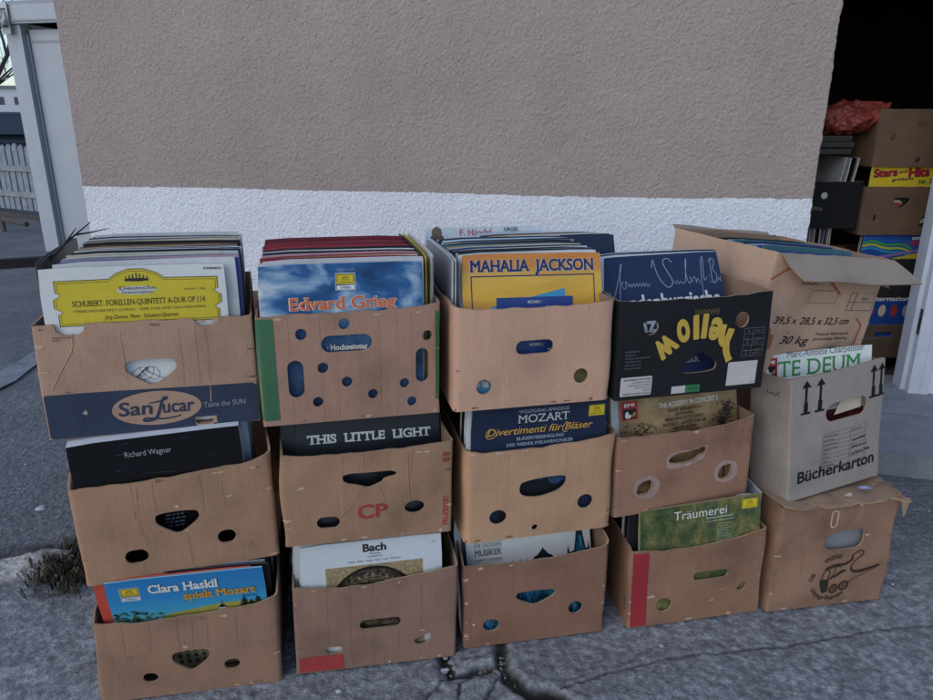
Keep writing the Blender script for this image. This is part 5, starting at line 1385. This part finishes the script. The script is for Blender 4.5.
# ------------------------------------------------------------------ left background: shed, fence, car, house, trees
SHM = flat('#aab0b8', .45, .06); SHD = flat('#8f959d', .45, .06); MET = flat('#9aa0a6', .35, .1, metal=.5)
sh = empty('garden_shed', Matrix.Translation((-2.83, 7.62, 0)) @ Matrix.Rotation(R(-22), 4, 'Z')); tag(sh, 'pale grey prefabricated shed with a square corner post', 'shed')
mb = MB(); mb.box(-.085, .075, -.02, .12, 0, 2.08, SHM); mb.box(.075, .10, .03, .12, 0, 2.0, SHD); part(mb, 'post', sh)
mb = MB(); mb.box(.10, 2.3, .05, .09, 0, 2.04, SHM); mb.box(.10, 2.3, .046, .0495, 1.93, 1.95, SHD); mb.box(.10, 2.3, .12, 2.6, 0, 2.04, SHM); part(mb, 'wall_panel', sh)
mb = MB(); mb.box(-.09, 2.4, -.05, .0, 2.085, 2.24, SHM); mb.box(-.09, 2.4, -.06, -.0501, 2.10, 2.115, SHD); part(mb, 'fascia', sh)
mb = MB(); vs = [(-.09, -.045, 2.12), (-.09, 2.6, 2.12), (-1.3, -.045, 2.22), (-1.3, 2.6, 2.22)]; vs += [(x, y, z + .12) for x, y, z in vs]
mb.add(vs, [(0, 1, 3, 2), (4, 6, 7, 5), (0, 2, 6, 4), (1, 5, 7, 3), (2, 3, 7, 6)], SHD); mb.box(-.09, 2.4, .001, 2.7, 2.242, 2.28, SHD); part(mb, 'roof', sh)
mb = MB(); mb.box(-.07, .02, -.075, -.0605, 2.0, 2.26, MET); mb.box(-.05, .0, -.080, -.0752, 2.19, 2.21, flat('#4c5056', .4)); mb.box(-.05, .0, -.080, -.0752, 2.05, 2.07, flat('#4c5056', .4)); part(mb, 'bracket', sh)
cam_o = empty('security_camera', Matrix.Translation((-2.92, 7.52, 2.085)) @ Matrix.Rotation(R(-22), 4, 'Z')); tag(cam_o, 'small white and black security camera mounted under the shed roof', 'camera')
mb = MB(); mb.tube([(-.11, -.10, .0), (.02, .0, .015)], .038, flat('#c8ccd0', .4), 14); part(mb, 'body', cam_o)
mb = MB(); mb.tube([(-.125, -.111, -.002), (-.109, -.0995, .0)], .03, flat('#101114', .2), 14); part(mb, 'lens', cam_o)
mb = MB(); mb.tube([(.0, -.01, .01), (.02, .02, .06), (.02, .03, .1)], .014, flat('#c8ccd0', .4), 8); part(mb, 'bracket', cam_o)
# black rail along the ground behind the boxes
mb = MB(); RM = flat('#1b1b1e', .6, .15)
mb.box(-2.2, 1.0, -.04, .04, -.01, .07, RM); mb.box(-2.2, 1.0, -.11, -.05, -.01, .03, RM)
o = mb.build('ground_rail'); o.matrix_world = Matrix.Translation((-2.6, 6.92, 0)) @ Matrix.Rotation(R(14), 4, 'Z'); tag(o, 'low black rail lying on the ground in front of the shed', 'rail')
# picket fence
fd = Vector((.84, -.73, 0)).normalized(); fang = math.atan2(fd.y, fd.x)
fe = empty('picket_fence', Matrix.Translation((-6.2, 12.35, 0)) @ Matrix.Rotation(fang, 4, 'Z')); tag(fe, 'weathered white picket fence with gaps between the boards', 'fence')
FW = flat('#8f959d', .8, .3); rr = random.Random(5)
for k in range(22):
    x = k * .145 + rr.uniform(-.012, .012); w = .105 + rr.uniform(-.01, .012); h = 1.0 + rr.uniform(-.04, .03); mb = MB(); tl = rr.uniform(-.012, .012)
    p = [(x - w / 2, .10), (x + w / 2, .10), (x + w / 2 + tl, h - .03), (x + tl + .01, h), (x - w / 2 + tl, h - .04)]
    mb.add([(a, 0, c) for a, c in p] + [(a, .02, c) for a, c in p], [(0, 1, 2, 3, 4), (9, 8, 7, 6, 5)] + [(i, 5 + i, 5 + (i + 1) % 5, (i + 1) % 5) for i in range(5)], FW); part(mb, 'picket', fe)
for z in (.28, .62): mb = MB(); mb.box(-.1, 3.3, -.03, -.002, z, z + .07, FW); part(mb, 'rail', fe)
for x in (0., 1.6, 3.1): mb = MB(); mb.box(x - .045, x + .045, .022, .11, 0, 1.08, FW); part(mb, 'post', fe)
mb = MB(); mb.box(-.1, 3.4, -.1, .1, 0, .06, flat('#4d4a48', .9)); part(mb, 'footing', fe)
# low log edging in front of the fence
mb = MB(); mb.tube([(-4.9, 10.1, .10), (-4.2, 9.5, .16), (-3.55, 8.9, .12)], .03, flat('#5a5450', .9, .2), 8); mb.tube([(-4.7, 9.9, .02), (-4.7, 9.9, .14)], .025, flat('#5a5450', .9, .2), 8); mb.tube([(-3.95, 9.25, .0), (-3.95, 9.25, .16)], .025, flat('#5a5450', .9, .2), 8)
o = mb.build('log_rail'); tag(o, 'low grey log rail in front of the picket fence', 'rail')
# parked car beyond the fence
cr = empty('parked_car', Matrix.Translation((-6.35, 15.6, 0)) @ Matrix.Rotation(R(-62), 4, 'Z')); tag(cr, 'dark parked car behind the picket fence, snow on its windscreen edge', 'car')
CP_ = flat('#1c1d20', .5, .08); CG = flat('#3c434b', .25, .05); TY = flat('#17171a', .8)
prof_ = [(-2.05, .35), (-2.1, .62), (-2.0, .82), (-1.35, .93), (-.62, 1.38), (.1, 1.46), (.95, 1.40), (1.55, .98), (2.0, .92), (2.1, .6), (2.05, .35)]
def carsec(y, k, t): return [(x, y * (1 if z < .95 else k), z) for x, z in prof_]
mb = MB(); A_ = carsec(-.85, .78, 0); B_ = carsec(.85, .78, 0); n = len(A_)
mb.add(A_ + B_, [tuple(range(n)), tuple(range(2 * n - 1, n - 1, -1))] + [(i, n + i, n + (i + 1) % n, (i + 1) % n) for i in range(n)], CP_); part(mb, 'body', cr, smooth=35)
mb = MB(); mb.add([(-1.28, -.70, .985), (-1.28, .70, .985), (-.68, .62, 1.365), (-.68, -.62, 1.365)], [(0, 1, 2, 3)], CG); 
o = part(mb, 'windscreen', cr); o.location = (-.02, 0, .012)
mb = MB(); mb.add([(1.52, -.7, 1.06), (1.52, .7, 1.06), (1.04, .62, 1.39), (1.04, -.62, 1.39)], [(3, 2, 1, 0)], CG); part(mb, 'rear_window', cr)
for s in (-1, 1):
    mb = MB(); p = [(-.95, .80, .98), (1.3, .80, .98), (.85, .675, 1.36), (-.5, .675, 1.34)]; mb.add([(x, s * y, z) for x, y, z in p], [(0, 1, 2, 3) if s < 0 else (3, 2, 1, 0)], CG); part(mb, 'side_window', cr)
for x in (-1.3, 1.3):
    for s in (-1, 1): mb = MB(); mb.tube([(x, s * .70, .32), (x, s * .87, .32)], .32, TY, 18); wl = part(mb, 'wheel', cr); mb = MB(); mb.tube([(x, s * .872, .32), (x, s * .885, .32)], .19, MET, 14); part(mb, 'rim', wl)
mb = MB(); mb.add([(-1.34, -.72, .95), (-1.34, .72, .95), (-1.05, .68, 1.14), (-1.1, -.68, 1.10)], [(0, 1, 2, 3)], flat('#d0d6de', .8)); o = part(mb, 'snow_patch', cr); o.location = (-.06, 0, .03)
# house
ho = empty('house', Matrix.Translation((-38.5, 100, 0)) @ Matrix.Rotation(R(6), 4, 'Z')); tag(ho, 'distant white flat-roofed house with small dark windows', 'house')
HW = flat('#c9ccd2', .8, .06)
mb = MB(); mb.box(-4.5, 4.5, 0, 7, 0, 5.6, HW); part(mb, 'wall', ho)
mb = MB(); mb.box(-4.8, 4.8, -.3, 7.3, 5.602, 5.9, flat('#7c7f86', .8)); part(mb, 'roof', ho)
for x in (-3.4, -1.6, .2, 2.0, 3.6):
    for z in (1.0, 3.7): mb = MB(); mb.box(x - .35, x + .35, -.04, -.003, z, z + .9, flat('#3c4250', .2)); part(mb, 'window', ho)
# bare trees
BK_ = flat('#3d3735', .9, .15)
def bare_tree(name, x, y, h, label, seed, depth=5, spread=.55, r0=.09):
    r = random.Random(seed); t = empty(name, Matrix.Translation((x, y, 0))); tag(t, label, 'tree', 'bare trees beyond the shed')
    tr, cw = MB(), MB()
    def grow(p, d, ln, rad, k):
        pts = [p]; q = p
        for _ in range(3): d = (d + Vector((r.gauss(0, .12), r.gauss(0, .12), r.gauss(.02, .08)))).normalized(); q = q + d * ln / 3; pts.append(q)
        (tr if k == depth else cw).tube(pts, [rad, rad * .88, rad * .75, rad * .62], BK_, 8 if k == depth else (5 if k > 2 else 3), False)
        if k == 0: return
        for i in range(r.choice((2, 3, 3))):
            a = r.uniform(0, 2 * PI); s = r.uniform(.3, spread + .2); side = Vector((math.cos(a), math.sin(a), 0))
            grow(pts[r.choice((2, 3, 3))], (d * (1 - s * .3) + side * s + Vector((0, 0, .06))).normalized(), ln * r.uniform(.6, .82), rad * .6, k - 1)
    grow(Vector((0, 0, 0)), Vector((0, 0, 1)), h * .32, r0, depth)
    part(tr, 'trunk', t, smooth=60); part(cw, 'crown', t)
bare_tree('bare_tree', -7.2, 15.0, 6.0, 'bare dark tree with fine twigs left of the shed roof', 3)
bare_tree('bare_tree', -5.35, 12.7, 5.2, 'bare tree close behind the shed with drooping twigs', 9, 5, .7, .07)
bare_tree('bare_tree', -14, 33, 6.5, 'distant bare tree near the white house', 14, 5, .6, .12)
bare_tree('bare_tree', -20, 46, 7, 'thin distant bare tree left of the white house', 21, 5, .6, .12)
mb = MB(); r = random.Random(77); FA = flat('#5b5350', .95, .2)
for k in range(1500):
    x = r.uniform(-75, 10); y = r.uniform(105, 140); h = r.uniform(1.2, 4.2); w = r.uniform(.3, 1.2); a = r.uniform(0, PI)
    mb.add([(x - w * math.cos(a), y - w * math.sin(a), 0), (x + w * math.cos(a), y + w * math.sin(a), 0), (x + r.uniform(-.6, .6), y, h)], [(0, 1, 2)], FA)
o = mb.build('distant_scrub'); tag(o, 'brown leafless scrub along the horizon', 'scrub', kind='stuff')

# ------------------------------------------------------------------ small things
mb = MB(); r = random.Random(31); WC = [flat(c, .8, .2) for c in ('#2b2a20', '#3a3826', '#4a4430', '#23221c', '#6b5f45')]
for k in range(1500):
    x = r.gauss(-.775, .055); y = r.gauss(1.89, .05); 
    if x > -.585: continue
    h = min(abs(r.gauss(.0, .018)), .034) + .005; a = r.uniform(0, 2 * PI); ln = r.uniform(.010, .036); w = r.uniform(.0008, .0036)
    p0 = Vector((x, y, -.004)); p1 = Vector((x + ln * .45 * math.cos(a), y + ln * .45 * math.sin(a), h)); p2 = Vector((x + ln * math.cos(a + .4), y + ln * math.sin(a + .4), h * r.uniform(.2, 1.1)))
    s = Vector((-math.sin(a), math.cos(a), r.uniform(-.5, .5))) * w
    mb.add([p0 - s * .6, p0 + s * .6, p1 + s, p1 - s, p2], [(0, 1, 2, 3), (3, 2, 4)], WC[r.randrange(5)])
o = mb.build('weed_clump'); tag(o, 'dried dark weed clump against the left boxes at the broken kerb', 'weeds')
PB = [flat(c, .85, .2) for c in ('#b9bcc0', '#8f9196', '#a39c92', '#6f7177')]
ic = bmesh.new(); bmesh.ops.create_icosphere(ic, subdivisions=2, radius=1); icv = [v.co.copy() for v in ic.verts]; icf = [tuple(v.index for v in f.verts) for f in ic.faces]; ic.free()
def pebble(x, y, s, label, grp, seed, z=0, name='pebble', cat='pebble', flatn=.5, mat=None):
    r = random.Random(seed); mb = MB(); a, b_, c = r.uniform(.7, 1.3), r.uniform(.7, 1.2), flatn * r.uniform(.7, 1.2); ph = r.uniform(0, 6)
    vs = [Vector((v.x * a, v.y * b_, v.z * c)) * s * (1 + .18 * math.sin(3 * v.x + ph) + .12 * math.sin(5 * v.y + 2 * v.z + ph)) for v in icv]
    mb.add(vs, icf, mat or PB[seed % 4]); o = mb.build(name, smooth=50); o.location = (x, y, z + s * flatn * .4); o.rotation_euler = (0, 0, r.uniform(0, 6)); return tag(o, label, cat, grp)
r = random.Random(6)
for k in range(70):
    if k < 30: x, y = r.uniform(-2.2, -.62), r.uniform(1.95, 4.2)
    elif k < 52: x, y = r.uniform(-1.0, 1.6), r.uniform(1.03, 1.30)
    else: x, y = r.uniform(1.42, 2.1), r.uniform(1.3, 1.9)
    pebble(x, y, r.uniform(.003, .0075), 'small loose pebble lying on the ' + ('asphalt left of the boxes' if k < 30 else 'ground in front of the boxes' if k < 52 else 'asphalt right of the boxes'), 'small loose pebbles', k)
pebble(-1.02, 2.25, .017, 'whitish stone chip on the asphalt left of the weeds', None, 3, flatn=.35, mat=PB[0])
pebble(.300, 1.283, .013, 'small grey stone lodged in the concrete crack', None, 12, z=-.012, mat=PB[2])
for k in range(30):
    t = r.random() * 3; p0, p1 = [((.327, 1.345), (.316, 1.292)), ((.316, 1.292), (.341, 1.22)), ((.316, 1.292), (.2, 1.295))][int(t)]; f = t - int(t)
    pebble(p0[0] + (p1[0] - p0[0]) * f + r.uniform(-.01, .01), p0[1] + (p1[1] - p0[1]) * f + r.uniform(-.006, .006), r.uniform(.0015, .0042), 'rubble crumb in the wide crack of the concrete', 'rubble crumbs in the broken concrete', 200 + k, z=-.014, mat=PB[2 + k % 2])
for k in range(12): pebble(r.uniform(.17, .215), r.uniform(1.31, 1.37), r.uniform(.004, .009), 'rubble crumb in the broken hole of the concrete', 'rubble crumbs in the broken concrete', 100 + k, z=-.012)
# scraps on the lid of the kangaroo box
def scrap(M, pts, h, mat, label, name='paper_scrap', cat='scrap'):
    mb = MB(); r = random.Random(len(pts)); p = [(x, y, h * r.random()) for x, y in pts]; c = (sum(q[0] for q in p) / len(p), sum(q[1] for q in p) / len(p), h)
    mb.add(p + [c], [(i, (i + 1) % len(p), len(p)) for i in range(len(p))], mat); mb.add([(a, b_, z - .001) for a, b_, z in p + [c]], [((i + 1) % len(p), i, len(p)) for i in range(len(p))], mat)
    o = mb.build(name); o.matrix_world = M; return tag(o, label, cat)
scrap(Matrix.Translation((1.26, 1.378, .318)), [(0, 0), (.02, -.006), (.036, .002), (.034, .014), (.018, .018), (.002, .012)], .012, flat('#a9b4dc', .7), 'small pale blue paper scrap on the lid in front of the book box')
scrap(Matrix.Translation((1.205, 1.365, .317)), [(0, 0), (.022, -.004), (.03, .006), (.012, .012)], .008, flat('#b3a089', .85), 'tan cardboard shred on the lid in front of the book box', 'cardboard_shred')
mb = MB(); mb.tube([(0, 0, 0), (.03, .004, .004), (.05, -.006, .003), (.06, .008, .004), (.035, .012, .004), (.01, .006, .006)], .0016, flat('#6b5a48', .8), 6); o = mb.build('string'); o.matrix_world = Matrix.Translation((1.315, 1.395, .318)); tag(o, 'loose twisted string at the right corner of the lid', 'string')
# dry twig over the navy banded box
mb = MB(); TW = flat('#3a2d25', .9)
def tw(pts, rad): mb.tube(pts, [rad * (1 - .7 * i / (len(pts) - 1)) for i in range(len(pts))], TW, 5)
tw([(-.575, 1.46, .93), (-.57, 1.52, .95), (-.555, 1.58, .975), (-.535, 1.66, 1.0)], .004); tw([(-.562, 1.55, .962), (-.545, 1.56, .985), (-.535, 1.57, 1.0)], .0025); tw([(-.548, 1.6, .982), (-.52, 1.61, .985), (-.49, 1.63, .99)], .0025)
o = mb.build('dry_twig'); tag(o, 'thin dry twig sticking up at the left of the navy banded box', 'twig')

# ------------------------------------------------------------------ light, sky, camera
SUN_EL, SUN_AZ = 33, 230          # dull evening: the sun is a broad bright patch to the left
w = bpy.data.worlds.new('World'); SC.world = w; w.use_nodes = True; nt = w.node_tree
sky = nt.nodes.new('ShaderNodeTexSky'); sky.sky_type = 'NISHITA'; sky.sun_disc = False; sky.sun_elevation = R(SUN_EL); sky.sun_rotation = R(SUN_AZ); sky.air_density = 1.0; sky.dust_density = .8; sky.ozone_density = 2.2
bg = nt.nodes['Background']; nt.links.new(sky.outputs['Color'], bg.inputs['Color']); bg.inputs['Strength'].default_value = .15
sd = bpy.data.lights.new('sun', 'SUN'); sd.energy = .5; sd.angle = R(40); sd.color = (1, .985, .97)
so = bpy.data.objects.new('sun', sd); COL.objects.link(so)
az = R(SUN_AZ); dirv = Vector((math.sin(az) * math.cos(R(SUN_EL)), math.cos(az) * math.cos(R(SUN_EL)), math.sin(R(SUN_EL))))
so.rotation_euler = dirv.to_track_quat('Z', 'Y').to_euler(); so.location = (0, -4, 6)
cd = bpy.data.cameras.new('camera'); cam = bpy.data.objects.new('camera', cd); COL.objects.link(cam)
cam.location = (0, 0, 1.2); cam.rotation_euler = (R(90 - 17.74), 0, R(-10.2)); cd.sensor_width = 36; cd.lens = 27.01; cd.clip_end = 600; cd.clip_start = .02
SC.camera = cam
SC.view_settings.view_transform = 'Standard'; SC.view_settings.look = 'None'; SC.view_settings.exposure = .30; SC.view_settings.gamma = 1; SC.view_settings.use_curve_mapping = False
